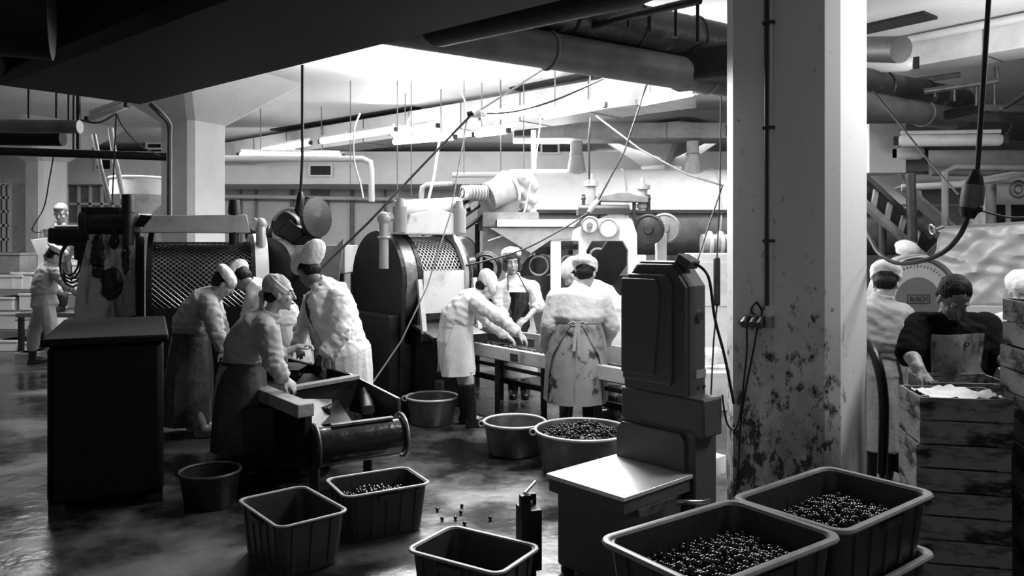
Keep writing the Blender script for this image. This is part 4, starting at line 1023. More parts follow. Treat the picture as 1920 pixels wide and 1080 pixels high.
# ---- its drive at the left with the stained guard
t = thing('drive_unit', 'black drive housing left of the drum sorter with a pale guard plate streaked black', 'machine', V((at(215, 500, 7.9).x, 7.9, 0)), R(10))
g0 = yz(7.9, 440); g1 = yz(7.9, 605); x = lambda px: (px - 215) / FPX * 7.9
arc = [(x(168), g1), (x(268), g1 + .1), (x(266), g0), (x(190), g0)] + [(x(190 - 26 * math.sin(k / 6 * math.pi / 2) ** 1), g0 - (g0 - g1) * (k / 6) ** 1) for k in range(1, 6)]
MB().prism(arc, .03, Matrix(((1, 0, 0, 0), (0, 0, -1, -.28), (0, 1, 0, 0), (0, 0, 0, 1)))).build('guard_plate', 'guard_worn', t, smooth=False)
drip = MB()
for px, y0, y1, w in ((205, 440, 520, 26), (232, 425, 470, 14), (252, 448, 515, 16), (228, 498, 560, 40), (216, 520, 545, 10)):
    drip.ball((x(px), -.315, (yz(7.9, y0) + yz(7.9, y1)) / 2), (w / 2 / 183, .02, (y1 - y0) / 2 / 183), n=12, m=8)
organic(drip, 'grease_lumps', 'iron_black', t, V((0, 0, 0)), .012, lambda c, n_: c + n_ * (.03 * noise.noise(c * 12) + .012 * noise.noise(c * 35)), 1)
MB().box((x(215), 0, (g1) / 2), (.55, .5, g1)).box((x(222), -.05, (g0 + g1) / 2), (.42, .4, g0 - g1)).build('casing', 'iron_black', t, smooth=False, bevel=.02)
MB().cyl((x(178), -.2, g0 + .08), (x(265), -.2, g0 + .1), .13, n=20).box((x(205), -.1, g0 + .14), (.36, .3, .26)).build('gearbox', 'iron_black', t, bevel=.01)
MB().cyl((x(176), -.2, g0 + .06), (x(186), -.2, g0 + .07), .17, n=24).build('pulley', 'iron_black', t)
MB().cyl((x(224), -.2, g0 - .1), (x(224), -.2, g0 + .26), .04).cyl((x(249), -.2, g0 - .3), (x(249), -.2, g0 + .32), .055).cyl((x(249), -.2, g0 + .3), (x(249), -.2, g0 + .40), .066, .056).build('spindle', 'iron_black', t)
MB().prism([(0, 0), (.3, -.02), (.32, .08), (.05, .12)], .12, Matrix(((1, 0, 0, x(262)), (0, 0, -1, -.1), (0, 1, 0, g0 + .08), (0, 0, 0, 1)))).build('spout', 'iron_black', t, smooth=False)
# ---- motor arm and hose coil at the far left
t = thing('boom_motor', 'black motor arm with a coil of hose hanging under it, left of the drive housing', 'machine', at(140, 445, 8.2))
MB().bar((-.24, 0, .02), (.25, 0, 0), .2, .17).cyl((-.2, 0, .02), (.1, 0, .02), .11).build('motor_body', 'iron_black', t, bevel=.03)
MB().box((.14, 0, -.13), (.2, .2, .22)).build('bracket', 'iron_black', t, smooth=False, bevel=.02)
hc = MB()
for k in range(4): hc.tube([((-.02 + .02 * k) + (.10 + .012 * k) * math.sin(a / 12 * 2 * math.pi), -.06 - .015 * k, -.23 - (.17 + .02 * k) * math.cos(a / 12 * 2 * math.pi) - .02 * k) for a in range(13)], .011, n=6)
hc.tube(smooth_path([(.05, -.1, -.05), (.12, -.1, -.3), (.22, -.1, -.42), (.2, -.05, -.55)], 5), .010, n=6).build('hose_coil', 'cable', t)
MB().cyl((.14, .05, -.2), (.14, .05, -1.75), .05).build('stand', 'iron_black', t)
# ---- black block made up to fill the deep dark mass in front of it
t = thing('dark_mass', 'black block made up for the near-black mass in the left foreground', 'tank', (-2.56, 5.0, 0), R(25))
MB().box((-.05, .6, .56), (.66, 1.35, 1.0)).build('tank_body', 'mass_black', t, bevel=.04)
MB().box((-.05, .6, 1.08), (.72, 1.41, .05)).build('mass_rim', 'mass_black', t, bevel=.015)
for sx in (-.33, .23):
    for sy in (0, 1.2): MB().box((sx, sy, .04), (.09, .09, .10)).build('foot', 'iron_black', t)

# ---- middle drum machine
bx = at(712, 500, 7.85)
t = thing('drum_sorter', 'middle drum sorter with a light hood, white front plate and tray, black round side plates', 'machine', V((bx.x, 7.85, 0)), R(40))
r, zc, L = .50, yz(7.85, 525), .64
MB().prism(tomb(r, zc, .42), .05, plate_M(-.04)).build('end_plate', 'iron_black', t, smooth=False)
MB().lathe([(r * 1.0, 0), (r * 1.0, .13), (r * .9, .13), (r * .9, 0)], (.01, 0, zc), (1, 0, 0), n=40, close=True).build('rim_band', 'zinc', t)
MB().prism(tomb(r * 1.02, zc, .42), .05, plate_M(.14)).build('inner_plate', 'iron_black', t, smooth=False)
MB().prism(tomb(r * 1.02, zc, .42), .045, plate_M(L + .1)).build('end_plate', 'iron_black', t, smooth=False)
MB().lathe([(r * 1.03, 0), (r * 1.03, .05), (r * .93, .05), (r * .93, 0)], (L + .06, 0, zc), (1, 0, 0), n=40, close=True).build('rim_band', 'enamel_grey', t)
mesh_drum(t, .44, L - .12, zc, .19, 'enamel_white', 44)
MB().box((.19 + (L - .12) / 2, -.49, zc - .11), (L - .14, .02, .42)).build('front_plate', 'enamel_light', t, smooth=False)
for xx in (.13, L + .16): MB().bar((xx, -.53, zc + .02), (xx, -.62, zc - .5), .03, .05).build('plate_strut', 'enamel_light', t)
trM = Matrix.Rotation(R(14), 3, 'X')
MB().box((.42, -.62, zc - .48), (.62, .42, .02), ax=trM).build('tray', 'zinc', t, smooth=False)
MB().box((.42, -.82, zc - .56), (.64, .02, .08)).build('tray_lip', 'iron_black', t, smooth=False)
MB().box((.4, 0, .35), (.75, .8, .7)).box((-.08, 0, .5), (.14, .84, 1.0)).build('base', 'iron_black', t, smooth=False, bevel=.02)
zt = zc + r - .02
MB().prism([(.0, 0), (L + .1, 0), (L + .06, .2), (.42, .26), (.08, .2)], .42, Matrix(((1, 0, 0, .02), (0, 0, -1, .0), (0, 1, 0, zt - .02), (0, 0, 0, 1)))).build('hood', 'enamel_light', t, smooth=False, bevel=.015)
MB().cyl((.0, -.3, zt + .24), (L + .12, -.3, zt + .3), .075, n=20).build('top_roller', 'enamel_white', t)
for xx in (-.02, L + .05): MB().cyl((xx, -.42, zt), (xx, -.42, zt + .25), .07, n=16).cyl((xx, -.42, zt + .25), (xx, -.42, zt + .33), .045, .035).build('adjusting_post', 'enamel_grey', t)
MB().tube([(-.2, -.42, zt - .35), (-.2, -.42, zt + .12), (-.12, -.42, zt + .15)], .045, n=12).ball((-.2, -.42, zt + .13), .065).torus((-.2, -.42, zt - .05), (0, 0, 1), .05, .014, n=14).build('pipe_elbow', 'enamel_grey', t)
t_m2 = t
# ---- small group between the two drums
t = thing('feed_tank', 'pale square trough with dark frame between the two drum sorters', 'tank', V((at(590, 480, 8.9).x, 8.9, 0)))
zz = yz(8.9, 458)
def open_box(mb, c, sx, sy, sz, th=.02):
    c = V(c); mb.box(c + V((0, 0, -sz / 2 + th / 2)), (sx, sy, th))
    for s in (-1, 1): mb.box(c + V((s * (sx / 2 - th / 2), 0, 0)), (th, sy, sz)); mb.box(c + V((0, s * (sy / 2 - th / 2), 0)), (sx - 2 * th, th, sz))
    return mb
open_box(MB(), (0, 0, zz - .17), .85, .7, .32).build('trough', 'enamel_grey', t, smooth=False, bevel=.006)
MB().prism([(-.42, 0), (-.1, 0), (-.3, -.5)], .03, Matrix(((1, 0, 0, 0), (0, 0, -1, -.36), (0, 1, 0, zz - .02), (0, 0, 0, 1)))).prism([(.42, .05), (.1, -.3), (.35, -.55)], .03, Matrix(((1, 0, 0, 0), (0, 0, -1, -.37), (0, 1, 0, zz + .02), (0, 0, 0, 1)))).build('chute_plate', 'duct_grey', t, smooth=False)
for sx in (-.38, .38):
    for sy in (-.3, .3): MB().box((sx, sy, (zz - .33) / 2), (.05, .05, zz - .33)).build('leg', 'iron_black', t)
t = thing('electric_motor', 'dark finned electric motor on a bracket right of the left drum sorter', 'motor', at(492, 436, 9.0))
MB().cyl((-.16, 0, 0), (.14, 0, 0), .095, n=20).build('casing', 'iron_dark', t)
fn = MB()
for k in range(7): fn.torus((-.08 + .03 * k, 0, 0), (1, 0, 0), .097, .007, n=20, m=4)
fn.build('fins', 'iron_dark', t); MB().box((-.06, 0, .12), (.12, .12, .06)).build('terminal_box', 'iron_dark', t, bevel=.008); MB().cyl((-.18, 0, 0), (-.15, 0, 0), .085, n=20).build('fan_cover', 'duct_grey', t)
MB().box((0, 0, -.3), (.3, .22, .42)).box((0, 0, -1.2), (.12, .12, 1.5)).build('bracket', 'iron_black', t)
t = thing('pulley_housing', 'black rounded belt guard with a tall lever, right of the finned motor', 'machine', at(545, 452, 8.8))
MB().cyl((-.05, -.1, .18), (-.05, .1, .18), .15, n=28).bar((-.05, 0, .18), (.12, 0, .02), .2, .28, (0, 1, 0)).box((.12, 0, .0), (.4, .25, .12)).build('belt_guard', 'iron_black', t, bevel=.02)
MB().torus((.03, -.1, .16), (0, 1, 0), .2, .018, n=24, a0=.2, a1=2.8).build('guard_rim', 'duct_grey', t)
MB().cyl((.17, 0, .05), (.19, 0, .5), .045, .03).box((.12, 0, -.75), (.3, .3, 1.4)).build('lever_post', 'iron_black', t)
t = thing('hose_reel', 'dark round reel disc on a stand under the hanging black cable', 'reel', at(592, 408, 8.7))
Mr = R(25)
MB().lathe([(0, -.02), (.23, -.02), (.235, 0), (.225, .03), (0, .05)], (0, 0, 0), (.86, -.5, .08), n=36).build('disc', 'iron_black', t)
MB().lathe([(0, 0), (.1, 0), (.12, .12), (0, .12)], (0, .02, 0), (-.86, .5, -.08), n=20).build('hub', 'iron_dark', t)
MB().bar((-.03, .06, 0), (-.1, .1, -.28), .05, .05).box((-.12, .12, -.32), (.35, .3, .05)).box((-.12, .14, -1.0), (.2, .2, 1.35)).build('stand', 'iron_black', t)
t = thing('guard_cover', 'pale rounded sheet metal cover beside the right side of the left drum sorter', 'machine part', V((at(478, 480, 8.35).x, 8.35, 0)))
zz = yz(8.35, 495)
MB().cyl((-.08, -.1, zz), (-.08, .15, zz), .24, n=28).box((-.08, 0, zz - .35), (.44, .24, .7)).build('cover', 'enamel_grey', t, bevel=.01)
MB().cyl((.17, -.1, zz + .02), (.2, .12, zz + .02), .26, n=28).build('dark_rim', 'iron_black', t)
MB().box((-.02, .02, (zz - .7) / 2), (.3, .2, zz - .7)).build('base', 'iron_black', t)
t = thing('conical_hopper', 'pale conical hopper high behind the drive housing, left of the left column', 'tank', V((at(262, 400, 11.5).x, 11.5, 0)))
z1, z2 = yz(11.5, 335), yz(11.5, 402)
MB().lathe([(.40, z1), (.42, z1 - .25), (.16, z2)], n=32).build('hopper_cone', 'enamel_light', t)
MB().torus((0, 0, z1), (0, 0, 1), .41, .018, n=32).build('hopper_rim', 'enamel_white', t)
for a_ in (.5, 2.6, 4.7): MB().cyl((.36 * math.cos(a_), .36 * math.sin(a_), z1 - .2), (.45 * math.cos(a_), .45 * math.sin(a_), 0), .03).build('leg', 'duct_grey', t)
MB().cyl((0, 0, z2), (0, 0, 0), .12).build('outlet', 'duct_grey', t)
pipe('chute_pipe', [at(207, 240, 10.6), at(216, 300, 10.6), at(236, 392, 10.6)], .035, 'duct_white', 'pale slanting pipe from the ceiling to the drive housing, right one')
pipe('chute_pipe', [at(176, 252, 10.8), at(190, 320, 10.8), at(212, 400, 10.8)], .03, 'duct_grey', 'thinner grey slanting pipe left of the pale slanting pipe')

# ---- big white vessel
Yv = 12.2; zv = yz(Yv, 400); xv0 = at(957, 0, Yv).x; xv1 = at(1690, 0, Yv).x
t = thing('pressure_vessel', 'huge horizontal vessel with white upper shell and dark grey lower shell filling the background', 'vessel', (xv0, Yv, 0))
rv = .66; n = 24
def half(r_, z_, x0, x1, a0, a1):
    vs = []; 
    for x_ in (x0, x1):
        for rr in (r_, r_ - .03): vs += [V((x_, rr * math.cos(a0 + (a1 - a0) * i / n), z_ + rr * math.sin(a0 + (a1 - a0) * i / n))) for i in range(n + 1)]
    N = n + 1; fs = []
    for i in range(n): fs += [(i, i + 1, 2 * N + i + 1, 2 * N + i), (N + i, 3 * N + i, 3 * N + i + 1, N + i + 1), (i, N + i, N + i + 1, i + 1), (2 * N + i, 2 * N + i + 1, 3 * N + i + 1, 3 * N + i)]
    for i in (0, n): fs.append((i, 2 * N + i, 3 * N + i, N + i))
    return MB().add(vs, fs)
half(rv, zv + .03, 0, xv1 - xv0, 0, math.pi).build('upper_shell', 'enamel_white', t)
half(rv - .02, zv - .02, .4, xv1 - xv0, math.pi, 2 * math.pi).build('lower_shell', 'duct_grey', t)
MB().box(((xv1 - xv0) / 2, 0, zv), (xv1 - xv0, 2 * rv + .12, .05)).build('flange', 'iron_dark', t, smooth=False)
MB().lathe([(0, 0), (.5, 0), (rv, .04), (rv, .1)], (-.05, 0, zv + .02), (1, 0, 0), n=36).build('end_cap', 'enamel_light', t)
bn = MB()
for k in range(5): bn.torus((.35 + k * 1.4, 0, zv + .03), (1, 0, 0), rv + .005, .016, n=40, m=6)
bn.build('shell_bands', 'enamel_light', t)
for k in range(3):
    MB().box((.8 + k * 2.2, 0, (zv - .5) / 2), (.16, .9, zv - .5)).build('leg', 'iron_dark', t)
pipe('steam_pipe', [at(848, 328, 11.9), at(990, 328, 11.9)], .04, 'enamel_white', 'white level pipe entering the left end of the big vessel')
pipe('steam_pipe', [at(412, 297, 11.5), at(680, 298, 11.5), at(694, 304, 11.5), at(696, 320, 11.5), at(697, 378, 11.5)], .045, 'enamel_white', 'white pipe running level then bending down above the middle drum sorter')
pipe('steam_pipe', [at(848, 345, 11.6), at(800, 347, 11.6), at(792, 352, 11.6), at(790, 365, 11.6), V((at(790, 440, 11.6).x, 11.6, 0))], .04, 'enamel_light', 'short pale pipe bending down left of the inclined conveyor')

# ---- inclined conveyor with motor
def pt(px, py, Y): return at(px, py, Y)
o0 = pt(845, 425, 9.2)
t = thing('inclined_conveyor', 'dark inclined conveyor rising right from the middle drum sorter to the white hopper', 'conveyor', o0)
for dy in (0, .35):
    MB().bar(pt(800, 432, 8.8) - o0 + V((0, dy, 0)), pt(893, 366, 9.4) - o0 + V((0, dy, 0)), .03, .15, (0, 1, 0)).build('side_beam', 'iron_black', t, smooth=False)
    MB().bar(pt(812, 466, 8.8) - o0 + V((0, dy, 0)), pt(905, 404, 9.4) - o0 + V((0, dy, 0)), .03, .13, (0, 1, 0)).build('lower_beam', 'iron_black', t, smooth=False)
MB().bar(pt(803, 440, 8.8) - o0 + V((0, .18, 0)), pt(896, 375, 9.4) - o0 + V((0, .18, 0)), .32, .03, (0, 0, 1)).build('belt', 'rubber', t, smooth=False)
MB().bar(pt(800, 425, 8.8) - o0 + V((0, -.03, 0)), pt(893, 359, 9.4) - o0 + V((0, -.03, 0)), .02, .02).build('edge_strip', 'enamel_grey', t, smooth=False)
for f_ in (.2, .5, .8):
    q = pt(800, 435, 8.8).lerp(pt(893, 369, 9.4), f_) - o0; MB().cyl(q + V((0, -.02, -.03)), q + V((0, .38, -.03)), .03, n=12).build('roller', 'steel', t)
for q in (pt(826, 455, 9.0), pt(895, 420, 9.4)): MB().cyl(q - o0, V((q.x - o0.x, q.y - o0.y, -o0.z)), .03).build('leg', 'iron_black', t)
t = thing('electric_motor', 'pale finned electric motor at the top of the inclined conveyor', 'motor', pt(895, 362, 9.2))
MB().cyl((-.13, -.07, 0), (.1, .04, 0), .09, n=20).build('casing', 'duct_mid', t)
fn = MB()
for k in range(6): fn.torus(V((-.08, -.045, 0)).lerp(V((.09, .035, 0)), k / 5), (.23, .11, 0), .093, .007, n=20, m=4)
fn.build('fins', 'duct_grey', t); MB().cyl((-.17, -.09, 0), (-.12, -.065, 0), .088, n=20).build('fan_cover', 'enamel_white', t)
MB().torus((-.172, -.092, 0), (.23, .11, 0), .055, .008, n=16, m=5).build('fan_grille', 'grille', t)
o0 = pt(950, 360, 9.4)
t = thing('gear_housing', 'pale bulky gear housing with crumpled cover above the white hopper', 'machine', o0)
MB().cyl((-.22, -.08, -.06), (.06, .05, .06), .17, n=24).build('housing', 'duct_mid', t)
MB().torus((.06, .04, .06), (.28, .13, .12), .175, .022, n=28).build('housing_rim', 'enamel_white', t)
MB().prism([(-.2, -.02), (.12, .2), (.25, .25), (-.06, .27), (-.25, .1)], .2, Matrix(((1, 0, 0, 0), (0, 0, -1, .3), (0, 1, 0, 0), (0, 0, 0, 1)))).build('cover_plate', 'enamel_white', t, smooth=False)
c_ = MB()
for k in range(9): c_.ball((.2 + .05 * (k % 3), .1 + .02 * k, .2 - .055 * k), (.13 - .008 * k, .1, .08), n=10, m=8)
organic(c_, 'crumpled_cover', 'duct_mid', t, V((0, 0, 0)), .014, lambda c, n_: c + n_ * (.022 * noise.noise(c * 14)), 1)
MB().bar((-.35, 0, -.22), (.15, 0, -.24), .5, .05, (0, 1, 0)).build('motor_shelf', 'duct_grey', t)
# ---- white hopper
o0 = pt(985, 430, 9.0)
t = thing('white_hopper', 'white funnel shaped hopper over the belt, between conveyor and press', 'hopper', V((o0.x, 9.0, 0)))
def poly_px(pts, Y, o, th, mb=None):
    mb = mb or MB(); n = len(pts); P = [at(p[0], p[1], Y + (p[2] if len(p) > 2 else 0)) - o for p in pts]
    vs = P + [p + V((0, th, 0)) for p in P]
    return mb.add(vs, [tuple(range(n - 1, -1, -1)), tuple(range(n, 2 * n))] + [(i, (i + 1) % n, n + (i + 1) % n, n + i) for i in range(n)])
oo = V((o0.x, 9.0, 0))
poly_px([(905, 398), (1010, 398), (1010, 410), (930, 412), (930, 425), (905, 425)], 9.05, oo, .5).build('dark_rim_box', 'duct_grey', t, smooth=False)
poly_px([(932, 411), (1088, 411), (1075, 425), (932, 425)], 8.95, oo, .6).build('upper_lip', 'enamel_white', t, smooth=False)
poly_px([(918, 427), (1075, 427), (1072, 447), (1032, 450), (996, 475)], 8.98, oo, .5).build('funnel', 'duct_mid', t, smooth=False)
poly_px([(905, 425), (918, 427), (996, 475), (960, 520), (905, 480)], 9.1, oo, .4).build('side_cheek', 'duct_grey', t, smooth=False)
poly_px([(960, 500), (1000, 478), (1000, 640), (960, 640)], 9.3, oo, .2).build('support', 'iron_black', t, smooth=False)
poly_px([(905, 470), (925, 480), (925, 660), (905, 660)], 9.3, oo, .2).build('support', 'iron_black', t, smooth=False)
# ---- white press with wheels
Yp = 9.0; o0 = at(1140, 455, Yp); oo = V((o0.x, Yp, 0))
t = thing('white_press', 'white cast iron press with gear wheels, yoke and two plungers in the middle background', 'machine', oo)
poly_px([(1032, 450), (1040, 445), (1150, 398), (1168, 400), (1186, 412), (1195, 440), (1195, 478), (1212, 478), (1212, 700), (1178, 700), (1178, 470), (1168, 452), (1110, 452), (1100, 470), (1098, 520), (1085, 520), (1085, 452), (1052, 452), (1052, 700), (1032, 700)], Yp, oo, .12).build('front_frame', 'enamel_white', t, smooth=False, bevel=.012)
poly_px([(1075, 445), (1088, 445), (1088, 700), (1075, 700)], Yp + .35, oo, .08).build('rear_frame', 'enamel_light', t, smooth=False)
poly_px([(1178, 470), (1195, 470), (1195, 700), (1178, 700)], Yp + .6, oo, .08).build('rear_frame', 'enamel_light', t, smooth=False)
def wheel(name, px, py, rp, m, depth=.1, dy=-.1, hub=True, rimm=None, parent=None, Yw=None):
    Yw = Yw or Yp; parent = parent or t; o_ = oo; c = at(px, py, Yw + dy) - o_; rr = rp / FPX * (Yw + dy)
    o = MB().lathe([(0, 0), (rr * .92, 0), (rr, .012), (rr, depth), (0, depth)], c, (0.25, 1, 0), n=36).build(name, m, parent)
    f = MB().torus(c + V((-.001, -.004, 0)), (.25, 1, 0), rr * .88, .009, n=32, m=6)
    if hub: f.lathe([(0, -.045), (rr * .28, -.045), (rr * .34, 0)], c, (.25, 1, 0), n=20)
    f.build('rim_ring', rimm or m, o if False else parent)
wheel('hand_wheel', 1106, 422, 17, 'enamel_light', rimm='duct_grey'); wheel('cover_disc', 1141, 428, 19, 'enamel_light', .25, hub=False, rimm='duct_mid')
wheel('gear_disc', 1216, 430, 29, 'iron_dark', .09, .0, rimm='iron_dark'); wheel('rear_disc', 1246, 428, 29, 'enamel_grey', .12, .25)
gt = MB(); c = at(1216, 430, Yp + .03) - oo; rr = 27 / FPX * Yp
for k in range(36):
    a_ = 2 * math.pi * k / 36; gt.box(c + V((math.cos(a_) * rr * 1.03, .03, math.sin(a_) * rr * 1.03)), (.018, .06, .018), ax=Matrix.Rotation(-a_, 3, 'Y'))
gt.build('gear_teeth', 'iron_dark', t, smooth=False)
for px, y0, y1 in ((1108, 337, 398), (1205, 345, 395)):
    p = at(px, y1, Yp + .1) - oo; q = at(px, y0, Yp + .1) - oo
    MB().cyl(p, q, .055, n=16).cyl(p.lerp(q, .8), p.lerp(q, .95), .085, n=16).cyl(p.lerp(q, .1), p.lerp(q, .25), .075, n=16).cyl(q, q + V((0, 0, .07)), .025, n=10).build('plunger', 'duct_mid', t)
for px in (1094, 1123, 1189, 1216): MB().cyl(at(px, 440, Yp + .05) - oo, at(px, 365, Yp + .05) - oo, .022, n=10).ball(at(px, 372, Yp + .05) - oo, .03).build('tie_rod', 'iron_dark', t)
poly_px([(1118, 366), (1140, 365), (1158, 360), (1178, 360), (1196, 366), (1216, 368), (1216, 380), (1196, 379), (1118, 377)], Yp - .02, oo, .15).build('yoke', 'duct_grey', t, smooth=False, bevel=.01)
MB().cyl(at(1085, 392, Yp) - oo, at(1180, 392, Yp) - oo, .05, n=14).box(at(1130, 398, Yp + .1) - oo, (.6, .3, .06)).build('drive_shaft', 'iron_dark', t)
poly_px([(1232, 436), (1250, 436), (1250, 700), (1236, 700)], Yp + .2, oo, .15).build('side_post', 'enamel_light', t, smooth=False)
# dark works under the press
o0 = at(1010, 500, 9.3); tt = thing('roller_drive', 'dark rollers and belts under the white hopper and press', 'machine', V((o0.x, 9.3, 0)))
o_ = V((o0.x, 9.3, 0))
for px, py, rp in ((1010, 498, 21), (1064, 492, 14), (1120, 480, 16)):
    c = at(px, py, 9.3) - o_; rr = rp / FPX * 9.3
    MB().lathe([(0, 0), (rr * .7, 0), (rr, .02), (rr, .3), (0, .3)], c, (.2, 1, 0), n=28).build('roller', 'iron_dark', tt)
    MB().torus(c + V((0, -.01, 0)), (.2, 1, 0), rr * .85, .014, n=28).build('roller_rim', 'enamel_light', tt)
MB().bar(at(1110, 540, 9.4) - o_, at(1170, 455, 9.2) - o_, .35, .1, (0, 1, 0)).build('belt_frame', 'iron_black', tt)
MB().bar(at(1000, 470, 9.3) - o_, at(1090, 462, 9.3) - o_, .05, .06).bar(at(980, 540, 9.3) - o_, at(1180, 540, 9.4) - o_, .05, .3).build('cross_beam', 'iron_dark', tt)
for px in (985, 1165): MB().cyl(at(px, 540, 9.4) - o_, V((at(px, 540, 9.4).x - o_.x, .1, 0)), .04).build('leg', 'iron_black', tt)
# pump at the right edge of the middle
t = thing('pump_body', 'dark pump with bolted pale flanges left of the near column', 'pump', at(1345, 458, 10.0))
MB().cyl((-.2, 0, 0), (.3, 0, 0), .13, n=24).build('body', 'enamel_grey', t)
for x_ in (-.12, .02): MB().cyl((x_, 0, 0), (x_ + .035, 0, 0), .17, n=24).build('flange', 'enamel_light', t)
MB().box((0, 0, -.6), (.12, .12, 1.0)).box((0, 0, -1.35), (.3, .3, .6)).build('stand', 'iron_black', t)
# round dark motor casting right of the middle drum
t = thing('electric_motor', 'dark round motor with a coiled cable right of the middle drum sorter', 'motor', at(868, 500, 8.6))
MB().cyl((-.12, 0, -.05), (.14, .05, -.02), .13, n=20).build('casing', 'iron_black', t)
fn = MB()
for k in range(5): fn.torus((-.06 + .035 * k, .01 * k, -.045), (1, .2, .1), .133, .008, n=20, m=4)
fn.build('fins', 'duct_grey', t)
fn = MB()
for k in range(3): fn.torus((.25, .05 + .03 * k, -.02), (.3, 1, 0), .15 + .015 * k, .012, n=28, m=6)
fn.build('cable_coil', 'cable', t); MB().box((0, 0, -.7), (.1, .1, 1.1)).box((0.0, 0, -1.0), (.25, .25, .7)).build('stand', 'iron_black', t)
t = thing('round_casing', 'pale round casing behind the dark motor, under the inclined conveyor', 'machine', at(868, 470, 9.6))
MB().ball((0, 0, 0), (.17, .16, .17), n=20, m=14).cyl((0, 0, 0), (0, 0, -1.4), .05).build('casing', 'enamel_light', t)
MB().torus((0, 0, 0), (.3, 1, .1), .17, .014, n=24).build('seam', 'enamel_grey', t)
# wall of white cabinets at the right behind the scale
for px, py, w, h, Y_, lab, m_ in ((1160, 600, .5, .5, 8.3, 'white metal cabinet behind the scale, partly hidden', 'enamel_light'),
                         (1332, 540, .45, .72, 8.0, 'pale upright cabinet between the scale and the near column', 'enamel_white')):
    c = at(px, py, Y_); t = thing('machine_cabinet', lab, 'cabinet', V((c.x, Y_, 0)))
    MB().box((0, 0, c.z / 2 + h / 4), (w, .4, c.z + h / 2)).build('cabinet_body', m_, t, smooth=False, bevel=.01)
    MB().box((0, -.21, c.z + .05), (w * .8, .02, h * .6)).build('door', 'enamel_white', t, smooth=False)
    MB().box((w * .3, -.225, c.z), (.02, .02, .1)).build('handle', 'iron_dark', t)
o = MB().box(at(1344, 528, 6.7), (.055, .05, .42)).build('hanging_switch', 'iron_black', bevel=.015); tag(o, 'narrow black control box hanging between the scale and the near column', 'switch')
SW = o
# a white covered heap between scale and column
c_ = MB(); q = at(1335, 668, 7.2)
for k in range(6): c_.ball(q + V((.05 * math.cos(k), .05 * math.sin(k * 2), .03 * math.sin(k * 3))), (.085, .08, .07), n=12, m=8)
t = thing('cloth_bundle', 'white cloth bundle lying on a dark bench between the scale and the near column', 'cloth', q)
organic(c_, 'cloth', 'cloth_white', t, q, .01, lambda c, n_: c + n_ * (.012 * noise.noise(c * 25)), 1)
q2 = at(1335, 690, 7.2)
t = thing('work_bench', 'dark work bench with a pale top between the scale and the near column', 'bench', V((q2.x, 7.2, 0)))
MB().box((0, 0, q2.z - .03), (.9, .5, .05)).build('bench_top', 'duct_white', t, smooth=False)
for sx in (-.4, .4):
    for sy in (-.2, .2): MB().box((sx, sy, (q2.z - .05) / 2), (.05, .05, q2.z - .055)).build('leg', 'iron_black', t)

# ---- the sorting belt with its pale side rail
zr = .70
A = at_z(776, 622, zr); B = at_z(1215, 699, zr); bd = (B - A).normalized(); bn_ = V((-bd.y, bd.x, 0))
if bn_.y < 0: bn_ = -bn_
t = thing('sorting_belt', 'long sorting belt table with pale side rail, from middle drum to scale', 'conveyor', V((A.x, A.y, 0)))
LA = V((0, 0, 0)); LB = B - A; LB.z = 0
h_ = .12
MB().bar(LA + V((0, 0, zr - h_ / 2)), LB + V((0, 0, zr - h_ / 2)), .05, h_).build('side_rail', 'enamel_light', t, smooth=False, bevel=.006)
MB().bar(LA + bn_ * .62 + V((0, 0, zr - .02)), LB + bn_ * .62 + V((0, 0, zr - .02)), .04, .16).build('side_rail', 'enamel_grey', t, smooth=False, bevel=.006)
MB().bar(LA + bn_ * .31 + V((0, 0, zr - .12)), LB + bn_ * .31 + V((0, 0, zr - .12)), .58, .03).build('belt', 'rubber', t, smooth=False)
MB().bar(LA + bn_ * .2 + V((0, 0, .33)), LB + bn_ * .2 + V((0, 0, .33)), .04, .05).bar(LA + bn_ * .05 + V((0, 0, .5)), LB + bn_ * .05 + V((0, 0, .5)), .03, .03).build('stretcher', 'iron_black', t, smooth=False)
for f_ in (.04, .24, .44, .64, .84):
    for e_ in (.02, .6): MB().box(LA.lerp(LB, f_) + bn_ * e_ + V((0, 0, (zr - .13) / 2)), (.05, .05, zr - .13)).build('leg', 'iron_black', t, smooth=False)
q = at_z(968, 663, zr - .02); lq = q - V((A.x, A.y, 0)); lq.z = zr - .055
MB().bar(lq - bd * .05 - bn_ * .028, lq + bd * .05 - bn_ * .028, .01, .07).build('name_plate', 'iron_black', t, smooth=False)
BELT = (A, bd, bn_, zr)
# inner dark tray planks on the belt
o = MB().bar(A + bd * .55 + bn_ * .4 + V((0, 0, zr - A.z + .0)), A + bd * 1.6 + bn_ * .42 + V((0, 0, zr - A.z + .0)), .02, .08).build('divider_board', 'iron_dark', t, smooth=False)
o.location = -V((A.x, A.y, 0))
# pale floor gutter box under the belt start
o = MB().box(at_z(790, 735, .16), (.52, .3, .3), rz=R(-8)).build('stained_box', 'zinc', smooth=False, bevel=.01); o.location.z = 0; tag(o, 'low grey box with pale drips behind the first round tub', 'box')

# ================================================================== tray station in the left foreground
o0 = V((-1.55, 5.75, 0)); ctr = at_z(590, 740, .75)
t = thing('shaking_sorter', 'low black shaking sorter with boards and a wet roller, the women lean over it', 'machine', V((at(600, 800, 5.7).x, 5.7, 0)))
oo = V((at(600, 800, 5.7).x, 5.7, 0))
def q3(px, py, Y): return at(px, py, Y) - oo
